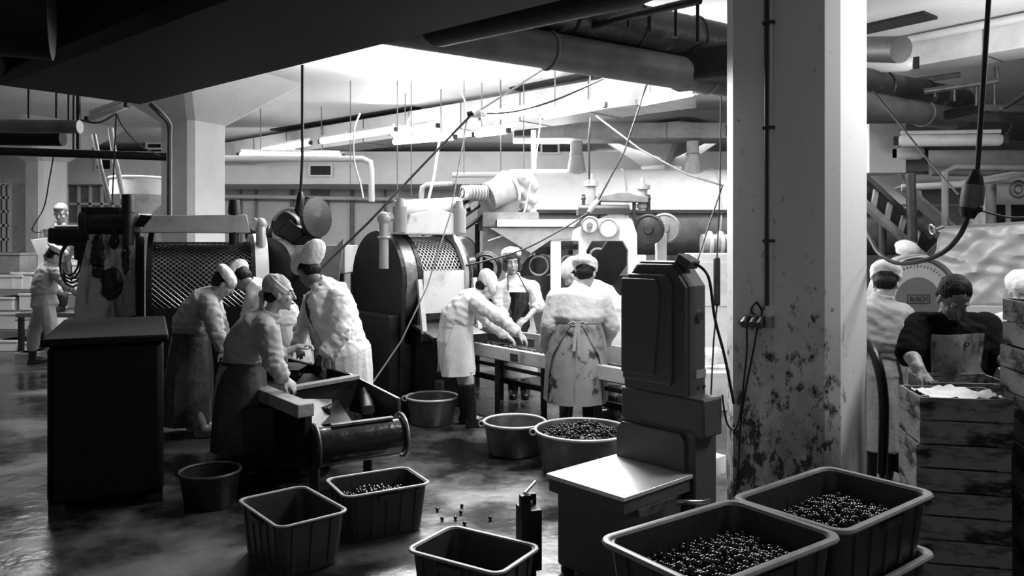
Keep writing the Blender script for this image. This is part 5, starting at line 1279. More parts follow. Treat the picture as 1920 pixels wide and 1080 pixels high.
# roller
r0, r1 = q3(590, 838, 5.25), q3(752, 815, 5.55)
ra = (r1 - r0).normalized()
MB().cyl(r0, r1, .125, n=32).build('roller', 'vinyl_black', t)
MB().torus(r0, ra, .145, .014, n=32).cyl(r0 - ra * .02, r0 + ra * .01, .14, n=32).build('roller_ring', 'iron_dark', t)
MB().torus(r1, ra, .150, .014, n=32).build('roller_ring', 'steel_worn', t)
MB().bar(r0 + V((0, -.02, .135)) + ra * .12, r1 + V((0, -.02, .135)) - ra * .06, .05, .015).build('scraper', 'steel_worn', t)
MB().cyl(r0 + V((0, -.05, -.12)), r1 + V((0, -.05, -.12)), .012, n=10).build('lower_rod', 'steel_worn', t)
# side walls of the tray
def quad_solid(P, th, name, m, pr=t):
    P = [V(p) for p in P]; nrm = (P[1] - P[0]).cross(P[2] - P[0]).normalized() * th
    return MB().add(P + [p + nrm for p in P], [(3, 2, 1, 0), (4, 5, 6, 7), (0, 1, 5, 4), (1, 2, 6, 5), (2, 3, 7, 6), (3, 0, 4, 7)]).build(name, m, pr, smooth=False)
MB().bar(q3(483, 733, 5.85), q3(574, 770, 5.2), .12, .09, (0, 0, 1)).build('edge_beam', 'wood_pale', t, smooth=False, bevel=.008)
quad_solid([q3(480, 742, 5.85), q3(572, 780, 5.2), q3(572, 880, 5.2), q3(480, 850, 5.85)], .05, 'side_panel', 'iron_black')
MB().bar(q3(545, 728, 5.7), q3(670, 706, 6.0), .09, .025, (0, 0, 1)).build('cross_board', 'wood_pale', t, smooth=False)
quad_solid([q3(545, 733, 5.7), q3(668, 712, 6.0), q3(668, 760, 6.0), q3(560, 790, 5.7)], .03, 'cross_panel', 'iron_black')
quad_solid([q3(540, 672, 6.9), q3(655, 702, 6.1), q3(655, 745, 6.1), q3(540, 712, 6.9)], .03, 'rear_side_panel', 'iron_black')
quad_solid([q3(655, 702, 6.1), q3(746, 748, 5.75), q3(746, 800, 5.75), q3(655, 770, 6.1)], .03, 'spout_panel', 'iron_dark')
MB().bar(q3(655, 701, 6.1), q3(746, 747, 5.75), .02, .012).build('spout_edge', 'steel_worn', t)
quad_solid([q3(440, 700, 6.5), q3(600, 700, 6.5), q3(660, 790, 5.5), q3(560, 800, 5.4)], .03, 'tray_floor', 'iron_black')
quad_solid([q3(570, 748, 5.6), q3(622, 748, 5.8), q3(622, 802, 5.5), q3(575, 800, 5.3)], .03, 'inner_chute', 'iron_dark')
MB().box(q3(512, 692, 6.55) , (.55, .42, .05)).build('feed_shelf', 'iron_black', t, smooth=False)
for p in ((500, 850, 5.8), (590, 870, 5.35), (690, 800, 5.75), (470, 760, 6.6)):
    g = q3(*p); MB().bar((g.x, g.y, .0), (g.x, g.y, g.z + .1), .06, .06, (1, 0, 0)).build('leg', 'iron_black', t)
MB().box((-.25, .35, .28), (.7, .9, .45)).build('machine_bed', 'iron_black', t, smooth=False, bevel=.02)
MB().cyl(q3(685, 735, 6.0), q3(690, 770, 5.8), .05).build('outlet_nozzle', 'steel_worn', t)
MB().ball(q3(745, 782, 5.6), .026).build('knob', 'steel_worn', t)
SORT = t
# ================================================================== the big weighing machine
SCX = V((.558, 4.013, 0)); SCA = R(-48)
t = thing('platform_scale', 'tall dark grey platform scale with a bright metal plate, left of the near column', 'scale', SCX, SCA)
MB().box((0, 0, .24), (.44, .48, .42)).build('base_body', 'scale_paint', t, bevel=.015)
MB().box((0, .0, .445), (.50, .54, .07)).build('platform_frame', 'scale_paint', t, bevel=.006)
MB().box((0, 0, .49), (.52, .56, .022)).build('platform_plate', 'plate_bright', t, bevel=.004)
for sx in (-.18, .18):
    for sy in (-.2, .2): MB().cyl((sx, sy, 0), (sx, sy, .04), .035).build('foot', 'rubber', t)
# foot of the column, sloping front shield, neck
MB().box((.02, .38, .36), (.50, .20, .72)).build('column_foot', 'scale_paint', t, bevel=.012)
MB().prism([(-.24, .5), (.22, .5), (.22, .66), (.19, .70), (-.20, .70), (-.24, .66)], .03, Matrix(((1, 0, 0, 0), (0, 0, -1, .285), (0, 1, 0, 0), (0, 0, 0, 1)))).build('splash_shield', 'scale_paint', t, bevel=.006, smooth=False)
MB().box((.045, .37, .79), (.55, .17, .20)).build('neck_box', 'scale_paint', t, bevel=.012)
# head: octagonal shell with a raised panel
def octo(w0, w1, z0_, z1_, c): return [(w0, z0_), (w1, z0_), (w1, z1_ - c), (w1 - c * .75, z1_), (w0 + c * .75, z1_), (w0, z1_ - c)]
PM = lambda y: Matrix(((1, 0, 0, 0), (0, 0, -1, y), (0, 1, 0, 0), (0, 0, 0, 1)))
MB().prism(octo(-.215, .215, .86, 1.60, .13), .15, PM(.46)).build('head_shell', 'scale_paint', t, bevel=.012, smooth=False)
MB().prism(octo(-.215, .205, .88, 1.585, .12), .035, PM(.325)).build('front_lid', 'scale_paint', t, bevel=.014, smooth=False)
MB().prism(octo(-.20, .13, .94, 1.53, .05), .035, PM(.293)).build('raised_panel', 'scale_paint', t, bevel=.014, smooth=False)
MB().prism([(-.195, .98), (.03, .98), (.07, 1.44), (.04, 1.505), (-.195, 1.505)], .022, PM(.262)).build('inner_panel', 'scale_paint', t, bevel=.010, smooth=False)
MB().cyl((.214, .40, 1.31), (.226, .40, 1.31), .030, n=24).build('sight_ring', 'steel', t)
MB().cyl((.22, .40, 1.31), (.228, .40, 1.31), .021, n=24).build('sight_hole', 'print', t)
MB().box((.217, .41, 1.0), (.004, .09, .045)).build('type_plate', 'enamel_grey', t, smooth=False)
for dy in (-.02, .03): MB().cyl((.215, .41 + dy, .93), (.221, .41 + dy, .93), .009, n=12).build('screw', 'print', t)
MB().box((.16, .37, 1.60), (.09, .10, .05), ax=Matrix.Rotation(R(28), 3, 'Y')).build('cable_inlet', 'scale_paint', t, bevel=.008, smooth=False)
MB().tube(smooth_path([(.2, .38, 1.59), (.27, .40, 1.52), (.29, .43, 1.3), (.33, .46, 1.1), (.36, .5, .85)], 6), .008, n=8).build('power_cable', 'cable', t)
MB().tube(smooth_path([(.285, .1, .40), (.33, .12, .41), (.36, .2, .40), (.34, .30, .38)], 6), .012, n=10).build('side_handle', 'steel', t)
MB().box((.262, -.02, .40), (.01, .30, .04)).build('side_strip', 'steel_worn', t, smooth=False)
# small trolley standing beside it
t = thing('hand_cart', 'narrow black upright cart frame with bright handle bar, left of the scale platform', 'cart', V((at(1000, 0, 3.85).x, 3.85, 0)), R(20))
MB().bar((-.04, 0, 0), (-.045, 0, .45), .035, .05, (1, 0, 0)).bar((.03, .1, 0), (.03, .1, .42), .03, .04, (1, 0, 0)).bar((-.04, 0, .12), (.03, .1, .12), .03, .03).bar((-.04, 0, .38), (.03, .1, .38), .03, .03).build('frame', 'iron_black', t)
MB().cyl((-.05, -.01, .46), (.05, .10, .475), .008).build('handle_bar', 'steel', t)
MB().box((-.005, .05, .22), (.09, .13, .3)).build('side_plate', 'iron_black', t, smooth=False)

# ================================================================== plastic bins
def rrect(w, d, r, n=5):
    pts = []
    for cx, cy, a0 in ((w / 2 - r, d / 2 - r, 0), (-w / 2 + r, d / 2 - r, 90), (-w / 2 + r, -d / 2 + r, 180), (w / 2 - r, -d / 2 + r, 270)):
        for k in range(n + 1):
            a = R(a0 + 90 * k / n); pts.append((cx + r * math.cos(a), cy + r * math.sin(a)))
    return pts
def bin_parts(t, w, d, h, rim='bin_rim', rimw=.02):
    taper = .88; body = MB(); N = len(rrect(w, d, .05)); vs = []
    lev = [(h, 1.0, 0), (h * .5, (1 + taper) / 2, 0), (.012, taper, 0), (.0, taper * .97, 0)]
    for z, s, _ in lev: vs += [(x * s, y * s, z) for x, y in rrect(w, d, .05)]
    inn = [(h, .975, 0), (h * .5, (1 + taper) / 2 * .972, 0), (.012, taper * .965, 0)]
    o1 = len(vs)
    for z, s, _ in inn: vs += [(x * s, y * s, z) for x, y in rrect(w, d, .05)]
    fs = []
    for L_ in range(3): fs += [(L_ * N + i, L_ * N + (i + 1) % N, (L_ + 1) * N + (i + 1) % N, (L_ + 1) * N + i) for i in range(N)]
    fs.append(tuple(3 * N + i for i in range(N)))
    for L_ in range(2): fs += [(o1 + L_ * N + i, o1 + L_ * N + (i + 1) % N, o1 + (L_ + 1) * N + (i + 1) % N, o1 + (L_ + 1) * N + i) for i in range(N)]
    fs.append(tuple(o1 + 2 * N + i for i in range(N)))
    fs += [(i, (i + 1) % N, o1 + (i + 1) % N, o1 + i) for i in range(N)]
    body.add(vs, fs)
    # upright ribs
    for sx, cnt in ((1, 5), (-1, 5)):
        for k in range(cnt):
            f_ = (k + .5) / cnt - .5
            body.bar((f_ * w * .84, sx * d / 2 * taper * 1.0, .02), (f_ * w * .9, sx * d / 2 * .998, h - .02), .022, .014, (0, sx, 0))
            if k < 3:
                g = (k + .5) / 3 - .5; body.bar((sx * w / 2 * taper, g * d * .8, .02), (sx * w / 2 * .998, g * d * .86, h - .02), .022, .014, (sx, 0, 0))
    body.build('bin_body', 'bin_plastic', t, auto=50)
    rm = MB(); ring = rrect(w + rimw, d + rimw, .055, 7); n = len(ring); m = 8; vs = []
    for i, (x, y) in enumerate(ring):
        p0, p1 = V(ring[i - 1] + (0,)), V(ring[(i + 1) % n] + (0,)); tg = (p1 - p0).normalized(); nr = V((tg.y, -tg.x, 0))
        vs += [V((x, y, h)) + nr * rimw * .62 * math.cos(2 * math.pi * j / m) + V((0, 0, rimw * .42 * math.sin(2 * math.pi * j / m))) for j in range(m)]
    rm.add(vs, [(i * m + j, i * m + (j + 1) % m, ((i + 1) % n) * m + (j + 1) % m, ((i + 1) % n) * m + j) for i in range(n) for j in range(m)])
    rm.build('rim', rim, t)
    MB().bar((-.06, -d / 2 - .012, h - .035), (.06, -d / 2 - .012, h - .035), .02, .03, (0, 0, 1)).build('grip', 'bin_plastic', t)
def mkbin(loc, rz, w, d, h, label, group=None, rim='bin_rim', rimw=.02):
    t = thing('plastic_bin', label, 'bin', loc, rz, group); bin_parts(t, w, d, h, rim, rimw); return t
b1 = mkbin((.706, 2.61, .40), R(35.4), .66, .43, .30, 'plastic bin of dark cherries nearest the camera, bottom right of centre', rimw=.026)
b1L = dup(b1, (.706, 2.61, .135), R(35.4), 'plastic bin stacked under the nearest cherry bin')
b2 = dup(b1, (1.27, 3.045, .40), R(38), 'plastic bin of dark cherries at the foot of the near column, upper of its stack')
b2L = dup(b1, (1.27, 3.045, .165), R(38), 'plastic bin whose rim shows below the cherry bin at the foot of the near column')
for c, a_, lab in (((.706, 2.61, 0), R(35.4), 'dark wooden pallet under the nearest bins'), ((1.27, 3.045, 0), R(38), 'dark wooden pallet under the bins at the foot of the near column')):
    t = thing('pallet', lab, 'pallet', c, a_)
    hh = .135 if c[1] < 3 else .165
    for k in range(4): MB().box((0, -.16 + .107 * k, hh - .012), (.62, .08, .022)).build('deck_board', 'wood_crate', t, smooth=False)
    for sx in (-.27, 0, .27): MB().box((sx, 0, (hh - .024) / 2), (.08, .4, hh - .024)).build('bearer', 'wood_crate', t, smooth=False)
bA = mkbin((-1.19, 4.18, 0), R(-50), .54, .37, .28, 'empty dark plastic bin standing front left of the other floor bins', rimw=.016)
bB = mkbin((-.80, 4.60, 0), R(30), .50, .37, .28, 'dark plastic bin with a few cherries behind the empty bin, below the wet roller', rimw=.018)
bC = mkbin((-.178, 3.59, 0), R(-31.7), .49, .34, .28, 'empty dark plastic bin cut by the bottom edge of the picture', rimw=.02)

# ================================================================== round tubs
def mktub(loc, r, h, label, full=False):
    t = thing('round_tub', label, 'tub', loc)
    MB().lathe([(0, 0), (r * .78, 0), (r * .82, .01), (r * .985, h), (r * .955, h), (r * .79, .025), (0, .02)], n=48).build('tub_wall', 'zinc', t)
    MB().torus((0, 0, h), (0, 0, 1), r * .985, .0105, n=56, m=10).build('rim', 'rim_metal', t)
    g = MB().torus((-r - .012, 0, h - .02), (0, 1, .2), .024, .007, n=18, m=6); g.build('handle', 'rim_metal', t)
    return t
tub0 = mktub((-.755, 7.30, 0), .245, .25, 'round metal tub under the middle drum sorter, farthest of three')
tub1 = mktub((.022, 6.28, 0), .255, .25, 'empty grey round metal tub between two others, left of the heaped one')
tub2 = mktub((.53, 5.80, 0), .36, .30, 'large round tub heaped with shiny dark cherries, beside the scale')
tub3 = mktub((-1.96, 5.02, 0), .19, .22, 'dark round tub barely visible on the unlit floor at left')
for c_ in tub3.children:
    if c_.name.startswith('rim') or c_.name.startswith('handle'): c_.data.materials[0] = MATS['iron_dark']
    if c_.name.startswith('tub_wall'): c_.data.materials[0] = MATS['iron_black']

# ================================================================== cherries
def cherry_mesh(r, n=10, m=7):
    mb = MB(); mb.ball((0, 0, 0), (r, r, r * .94), n=n, m=m); return mb
cm = cherry_mesh(.0125).build('cherry', 'cherry'); CH0 = cm
first = [True]
def cherry(p, label, group, s=1.0):
    o = CH0 if first[0] else CH0.copy()
    if not first[0]: COL.objects.link(o)
    first[0] = False
    o.location = p; o.scale = (s, s, s); o.rotation_euler = (random.random() * 3, random.random() * 3, 0)
    tag(o, label, 'cherry', group); return o
def heap(name_label, c, rz, halfx, halfy, z0, zf, n_top, n_stuff, label, group, inside, r=.0125):
    """zf(x, y) = height of the heap; single cherries on top, the uncountable rest below"""
    M = Matrix.Translation(V(c)) @ Matrix.Rotation(rz, 4, 'Z'); placed = []
    tries = 0
    while len(placed) < n_top and tries < n_top * 60:
        tries += 1; x, y = random.uniform(-halfx, halfx), random.uniform(-halfy, halfy)
        if not inside(x, y) or any((x - a) ** 2 + (y - b_) ** 2 < (2.0 * r) ** 2 for a, b_ in placed): continue
        placed.append((x, y)); cherry(M @ V((x, y, zf(x, y) + r * .7)), label, group, random.uniform(.9, 1.1))
    mb = MB(); k = 0; tries = 0
    while k < n_stuff and tries < n_stuff * 30:
        tries += 1; x, y = random.uniform(-halfx, halfx), random.uniform(-halfy, halfy)
        if not inside(x, y): continue
        k += 1; mb.ball((x, y, zf(x, y) - random.uniform(0, r * 1.2)), r * random.uniform(.9, 1.1), n=8, m=5)
    # solid core of the heap
    nx, ny = 22, 22; vs = []; 
    for i in range(nx + 1):
        for j in range(ny + 1):
            x, y = (-1 + 2 * i / nx), (-1 + 2 * j / ny); q = x * math.sqrt(1 - y * y / 2); w = y * math.sqrt(1 - x * x / 2)
            if inside(halfx * .98, halfy * .98): q, w = x, y
            X, Y_ = q * halfx, w * halfy; vs.append((X, Y_, zf(X, Y_) - r * 2.2))
    mb.add(vs, [(i * (ny + 1) + j, (i + 1) * (ny + 1) + j, (i + 1) * (ny + 1) + j + 1, i * (ny + 1) + j + 1) for i in range(nx) for j in range(ny)])
    o = mb.build('cherry_heap', 'cherry'); o.location = c; o.rotation_euler = (0, 0, rz)
    tag(o, name_label, 'cherries', None, 'stuff'); return o
nz = lambda x, y, k=9: noise.noise(V((x * k, y * k, 3.1)))
heap('heap of dark cherries filling the nearest plastic bin', (.706, 2.61, .0), R(35.4), .285, .17, 0, lambda x, y: .615 + .03 * math.cos(x * 7) * math.cos(y * 9) + .012 * nz(x, y), 95, 520,
     'shiny dark cherry lying on the heap in the nearest plastic bin', 'cherries in the nearest bin', lambda x, y: abs(x) < .29 and abs(y) < .175)
heap('heap of dark cherries filling the bin at the foot of the near column', (1.27, 3.045, 0), R(38), .285, .17, 0, lambda x, y: .615 + .035 * math.cos(x * 7) * math.cos(y * 9) + .012 * nz(x, y), 75, 480,
     'shiny dark cherry on the heap in the bin at the near column', 'cherries in the bin at the column', lambda x, y: abs(x) < .29 and abs(y) < .175)
heap('heap of dark cherries in the large round tub', (.53, 5.80, 0), 0, .335, .335, 0, lambda x, y: .255 + .10 * math.exp(-((x - .03) ** 2 + (y + .02) ** 2) / .035) + .012 * nz(x, y), 80, 420,
     'shiny dark cherry lying on the heap in the large round tub', 'cherries in the round tub', lambda x, y: x * x + y * y < .325 ** 2)
heap('small heap of dark cherries in the bin below the wet roller', (-.80, 4.60, 0), R(30), .205, .14, 0, lambda x, y: .19 + .05 * math.exp(-((x + .02) ** 2 + y * y) / .02), 26, 150,
     'dark cherry in the bin below the wet roller', 'cherries in the floor bin', lambda x, y: abs(x) < .206 and abs(y) < .141)
A_, bd_, bnn_, zr_ = BELT
ang = math.atan2(bd_.y, bd_.x); cc = A_ + bd_ * 1.55 + bnn_ * .27
heap('layer of dark cherries on the sorting belt', (cc.x, cc.y, zr_ - .09), ang, .75, .17, 0, lambda x, y: .02 + .014 * nz(x, y, 14), 14, 260,
     'dark cherry on the sorting belt between the women', 'cherries on the belt', lambda x, y: abs(x) < .76 and abs(y) < .175)
cc = at(490, 715, 6.35)
heap('dark cherries lying on the feed shelf of the shaking sorter', (cc.x, cc.y, cc.z - .02), R(-20), .28, .12, 0, lambda x, y: .012 * nz(x, y), 0, 110, '', '', lambda x, y: abs(x) < .29 and abs(y) < .13)
for px, py in ((786, 963), (820, 955), (829, 972), (854, 971), (866, 948), (871, 981), (864, 960), (919, 971)):
    p = at_z(px, py, .012); cherry(p, 'dark cherry dropped on the wet floor between the bins and the scale', 'dropped cherries')

# ================================================================== wooden crates
def mkcrate(loc, rz, label, w=.42, d=.34, h=.235, m='wood_crate', group=None):
    t = thing('wooden_crate', label, 'crate', loc, rz, group)
    for s in (-1, 1):
        for k in (0, 1):
            z = h * (.25 + .5 * k)
            MB().box((0, s * (d / 2 - .007), z), (w, .014, h * .46)).build('side_slat', m, t, smooth=False)
            MB().box((s * (w / 2 - .007), 0, z), (.014, d - .03, h * .46)).build('end_slat', m, t, smooth=False)
    for sx in (-1, 1):
        for sy in (-1, 1): MB().box((sx * (w / 2 - .032), sy * (d / 2 - .028), h / 2), (.035, .026, h)).build('corner_post', m, t, smooth=False)
    MB().box((0, 0, .008), (w - .03, d - .03, .014)).build('crate_bottom', m, t, smooth=False)
    return t
fr = V((2.10, 3.86, 0)); crz = R(-12)
cr = None
s1 = ['lowest crate of the lower crate stack, half hidden by the bins', 'second crate from the floor in the lower crate stack right of the bins', 'dark third crate from the floor in the lower crate stack', 'stained top crate of the lower stack, holding white paper']
for k in range(4):
    if cr is None: cr = mkcrate((2.25, 3.95, 0.0), crz, s1[0]); c0_ = cr
    else: dup(c0_, (2.25 + .01 * math.sin(k * 3), 3.95, .2352 * k), crz + R(2 * math.sin(k * 5)), s1[k])
names = ['bottom crate of the tall stack at the right edge', 'second crate from the floor in the tall stack at the right edge', 'third crate from the floor in the tall stack at the right edge', 'fourth crate from the floor in the tall stack at the right edge', 'second crate from the top in the tall stack at the right edge', 'topmost crate of the tall stack at the right edge, very dark']
for k in range(6): dup(c0_, (2.735 + .008 * math.cos(k * 4), 3.84, .2352 * k), crz + R(1.5 * math.cos(k * 3)), names[k])
dup(c0_, (2.52, 4.36, .7056), R(-8), 'open crate behind the white paper crate, in front of the man in black')
dup(c0_, (2.52, 4.36, .4704), R(-6), 'crate supporting the open crate in front of the man in black')
dup(c0_, (2.52, 4.36, .2352), R(-8), 'second lowest crate in front of the man in black')
dup(c0_, (2.52, 4.36, .0), R(-7), 'crate on the floor in front of the man in black')
# crumpled white paper in the top crate
pz = MB(); nx, ny = 18, 14; vs = []
for i in range(nx + 1):
    for j in range(ny + 1):
        x, y = -.17 + .36 * i / nx, -.13 + .27 * j / ny
        vs.append((x, y, .0 + .03 * noise.noise(V((x * 9, y * 9, 0))) + .02 * noise.noise(V((x * 25, y * 25, 5))) + .05 * (x > .1) * (x - .1) * 4))
N = ny + 1; o = len(vs); vs2 = [(a, b_, c_ + .002) for a, b_, c_ in vs]; fs = []
for i in range(nx):
    for j in range(ny): fs += [(i * N + j, (i + 1) * N + j, (i + 1) * N + j + 1, i * N + j + 1), (o + i * N + j, o + i * N + j + 1, o + (i + 1) * N + j + 1, o + (i + 1) * N + j)]
pp = MB().add(vs + vs2, fs).build('wrapping_paper', 'paper'); pp.location = (2.26, 3.95, .925); pp.rotation_euler = (0, 0, crz); tag(pp, 'crumpled white paper sticking out of the top crate of the lower stack', 'paper')
# bent dark hose beside the long apron
pipe('hose', smooth_path([at(1590, 620, 5.3), at(1630, 650, 5.1), at(1648, 690, 5.0), at(1656, 740, 5.0), at(1657, 800, 5.0), at(1654, 888, 5.0)], 5), .032, 'rubber', 'thick black hose hanging down in front of the long apron at the column edge', 'hose')

# ================================================================== dial scale and sheeting at the right
Yd = 6.7; oc = at(1705, 563, Yd)
t = thing('dial_scale', 'round dial scale with grey centre disc and maker sign, behind the capped worker', 'scale', V((oc.x, Yd, 0)))
dd_ = (0.12, -1, 0)
MB().lathe([(0, 0), (.40, 0), (.40, .10), (.375, .12), (.365, .10), (0, .10)], (0, .0, oc.z), dd_, n=56).build('dial_case', 'enamel_grey', t)
MB().torus((.0144, -.12, oc.z), dd_, .375, .016, n=56, m=8).build('dial_rim', 'steel', t)
MB().lathe([(0, 0), (.345, 0), (.345, .006), (0, .006)], (.0125, -.104, oc.z), dd_, n=56).build('dial_face', 'dial', t)
MB().lathe([(0, 0), (.205, 0), (.205, .006), (0, .006)], (.0135, -.112, oc.z), dd_, n=48).build('dial_centre', 'dial_core', t)
tk = MB()
for k in range(60):
    a_ = 2 * math.pi * k / 60; L_ = .03 if k % 5 == 0 else .016
    c_ = V((.0135, -.1125, oc.z)) + V((math.sin(a_), .12 * math.sin(a_), math.cos(a_))) * .30
    tk.box(c_, (.006, .003, L_), ax=Matrix.Rotation(a_, 3, 'Y'))
tk.build('dial_marks', 'print', t, smooth=False)
MB().box((0, .05, oc.z / 2 - .2), (.34, .3, oc.z - .4)).build('pillar', 'enamel_grey', t, bevel=.02)
def lettering(body, size, loc, rot, m, parent, name='lettering'):
    cu = bpy.data.curves.new('txt', 'FONT'); cu.body = body; cu.size = size; cu.extrude = .001; cu.align_x = 'CENTER'; cu.align_y = 'CENTER'; cu.offset = size * .012
    o_ = bpy.data.objects.new('txt', cu); COL.objects.link(o_)
    me = bpy.data.meshes.new_from_object(o_.evaluated_get(bpy.context.evaluated_depsgraph_get())); bpy.data.objects.remove(o_)
    me.materials.clear(); me.materials.append(MATS[m]); ob = bpy.data.objects.new(name, me); COL.objects.link(ob); ob.parent = parent
    ob.location = loc; ob.rotation_euler = rot; return ob
lettering('BUSCH', .052, (.018, -.124, oc.z + .02), (R(90), 0, R(6)), 'print', t)
sgn = MB(); 
for x_, z_, w_, h2 in ((0, .036, .2, .005), (0, -.034, .2, .005), (-.1, 0, .005, .072), (.1, 0, .005, .072)): sgn.box((.018 + x_, -.1215 + x_ * .12, oc.z + .02 + z_), (w_, .003, h2), rz=R(6))
sgn.build('sign_border', 'print', t, smooth=False)

# draped sheeting over a long tank
t = thing('covered_tank', 'long tank under translucent plastic sheeting behind the man in black', 'tank', V((at(1850, 0, 7.3).x, 7.3, 0)))
oo = V((at(1850, 0, 7.3).x, 7.3, 0))
nx, ny = 60, 26; vs = []
for i in range(nx + 1):
    for j in range(ny + 1):
        u_, v_ = i / nx, j / ny
        px = 1762 + 330 * u_ - (1 - u_) ** 3 * 40 * v_; py = (430 - 16 * u_ * 1.2) * (1 - v_) + 572 * v_
        p = at(px, py, 7.3 - .35 * v_) - oo
        fold = .035 * noise.noise(V((u_ * 9 + v_ * 3, v_ * 2.5, 1))) + .03 * (1 - 2 * abs(noise.noise(V((u_ * 5 - v_ * 4, v_ * 4 + u_ * 3, 7)))))
        vs.append(p + V((0, -fold - .02, 0)))
N = ny + 1; fs = [(i * N + j, (i + 1) * N + j, (i + 1) * N + j + 1, i * N + j + 1) for i in range(nx) for j in range(ny)]
sh = MB().add(vs, fs).build('plastic_sheet', 'sheet_plastic', t); sd = sh.modifiers.new('t', 'SOLIDIFY'); sd.thickness = .004
p0 = at(1762, 430, 7.3) - oo; p1 = at(2110, 408, 7.3) - oo
MB().bar(p0, p1, .05, .05).build('top_bar', 'enamel_grey', t)
MB().box(((p0.x + p1.x) / 2 + .25, .65, .62), (p1.x - p0.x - .5, 1.1, 1.1)).build('tank_body', 'enamel_grey', t, smooth=False)
q0 = at(1735, 586, 6.9) - oo; q1 = at(2110, 590, 6.9) - oo
MB().bar(q0, q1, .1, .13).build('lower_rail', 'enamel_white', t, smooth=False)
MB().bar(at(1760, 640, 7.0) - oo, at(2110, 640, 7.0) - oo, .3, .35).build('under_frame', 'duct_grey', t, smooth=False)
for px in (1780, 1990): g = at(px, 650, 7.0) - oo; MB().box((g.x, g.y + .1, g.z / 2), (.1, .1, g.z)).build('leg', 'iron_dark', t)
MB().cyl(at(1750, 432, 7.2) - oo, at(1768, 425, 7.2) - oo, .02).torus(at(1748, 430, 7.2) - oo, (1, 0, .2), .045, .009, n=18).build('valve', 'steel', t)

# slanting conveyor at the right
o0 = at(1700, 400, 8.6)
t = thing('inclined_conveyor', 'slanting conveyor with cross bars coming down from the near column to the dial scale', 'conveyor', o0)
for (a0_, a1_, w_, m_, nm) in (((1610, 322), (1742, 446), .05, 'iron_dark', 'side_beam'), ((1610, 372), (1735, 486), .06, 'duct_grey', 'side_beam')):
    MB().bar(at(*a0_, 8.4) - o0, at(*a1_, 8.4) - o0, w_, .14, (0, 1, 0)).build(nm, m_, t, smooth=False)
MB().bar(at(1610, 345, 8.7) - o0, at(1742, 466, 8.7) - o0, .26, .03, (0, 1, 0)).build('belt', 'rubber', t, smooth=False)
for f_ in (.25, .45, .65, .85):
    a_ = at(1610, 325, 8.38).lerp(at(1742, 448, 8.38), f_); b_ = at(1610, 372, 8.38).lerp(at(1735, 486, 8.38), f_ - .04)
    MB().bar(a_ - o0, b_ - o0, .05, .04, (0, 1, 0)).build('cross_bar', 'enamel_grey', t, smooth=False)
MB().bar(at(1690, 350, 9.0) - o0, at(1830, 470, 9.0) - o0, .03, .3, (0, 1, 0)).build('side_sheet', 'duct_grey', t, smooth=False)
MB().cyl(at(1655, 420, 8.5) - o0, V((at(1655, 420, 8.5).x - o0.x, -.1, -o0.z)), .04).cyl(at(1735, 480, 8.5) - o0, V((at(1735, 480, 8.5).x - o0.x, -.1, -o0.z)), .04).build('leg', 'iron_dark', t)
# pale machine in the far right corner
o0 = at(1900, 370, 9.5)
t = thing('fan_unit', 'pale box unit with a round fan face near the right edge above the sheeting', 'machine', V((o0.x, 9.5, 0)))
MB().box((.1, .2, o0.z - .1), (.9, .4, .55)).build('unit_body', 'enamel_light', t, smooth=False, bevel=.01)
for x_ in (-.22, .08): MB().box((x_, -.01, o0.z - .2), (.22, .02, .22)).build('dark_window', 'grille', t, smooth=False)
MB().torus((.05, -.02, o0.z + .1), (0, 1, 0), .1, .012, n=24).torus((.05, -.02, o0.z + .1), (0, 1, 0), .05, .01, n=20).build('fan_face', 'duct_grey', t)
for x_ in (-.28, .46): MB().box((x_, .2, (o0.z - .37) / 2), (.08, .08, o0.z - .37)).build('leg', 'duct_grey', t)
# wire mesh fence behind
o0 = at(1790, 400, 9.8); t = thing('mesh_fence', 'wire mesh panel behind the slanting conveyor and the sheeting', 'fence', V((o0.x, 9.8, 0)))
f_ = MB(); x0_, x1_, z0_, z1_ = at(1655, 0, 9.8).x - o0.x, at(1905, 0, 9.8).x - o0.x, 1.35, yz(9.8, 385)
k = 34
for i in range(k):
    xx = x0_ + (x1_ - x0_) * i / k
    for sg in (1, -1):
        L_ = (z1_ - z0_); a_ = V((xx, 0, z0_ if sg > 0 else z1_)); b_ = V((min(xx + L_, x1_), 0, 0)); b_.z = a_.z + sg * (b_.x - a_.x); f_.bar(a_, b_, .006, .006)
f_.build('mesh_wires', 'duct_grey', t, smooth=False)
fm = MB().bar((x0_, 0, z1_), (x1_, 0, z1_), .03, .03).bar((x0_, 0, z0_), (x1_, 0, z0_), .03, .03)
for xx in (x0_, x1_): fm.bar((xx, 0, 0), (xx, 0, z1_), .04, .04, (1, 0, 0))
fm.build('mesh_frame', 'duct_grey', t, smooth=False)

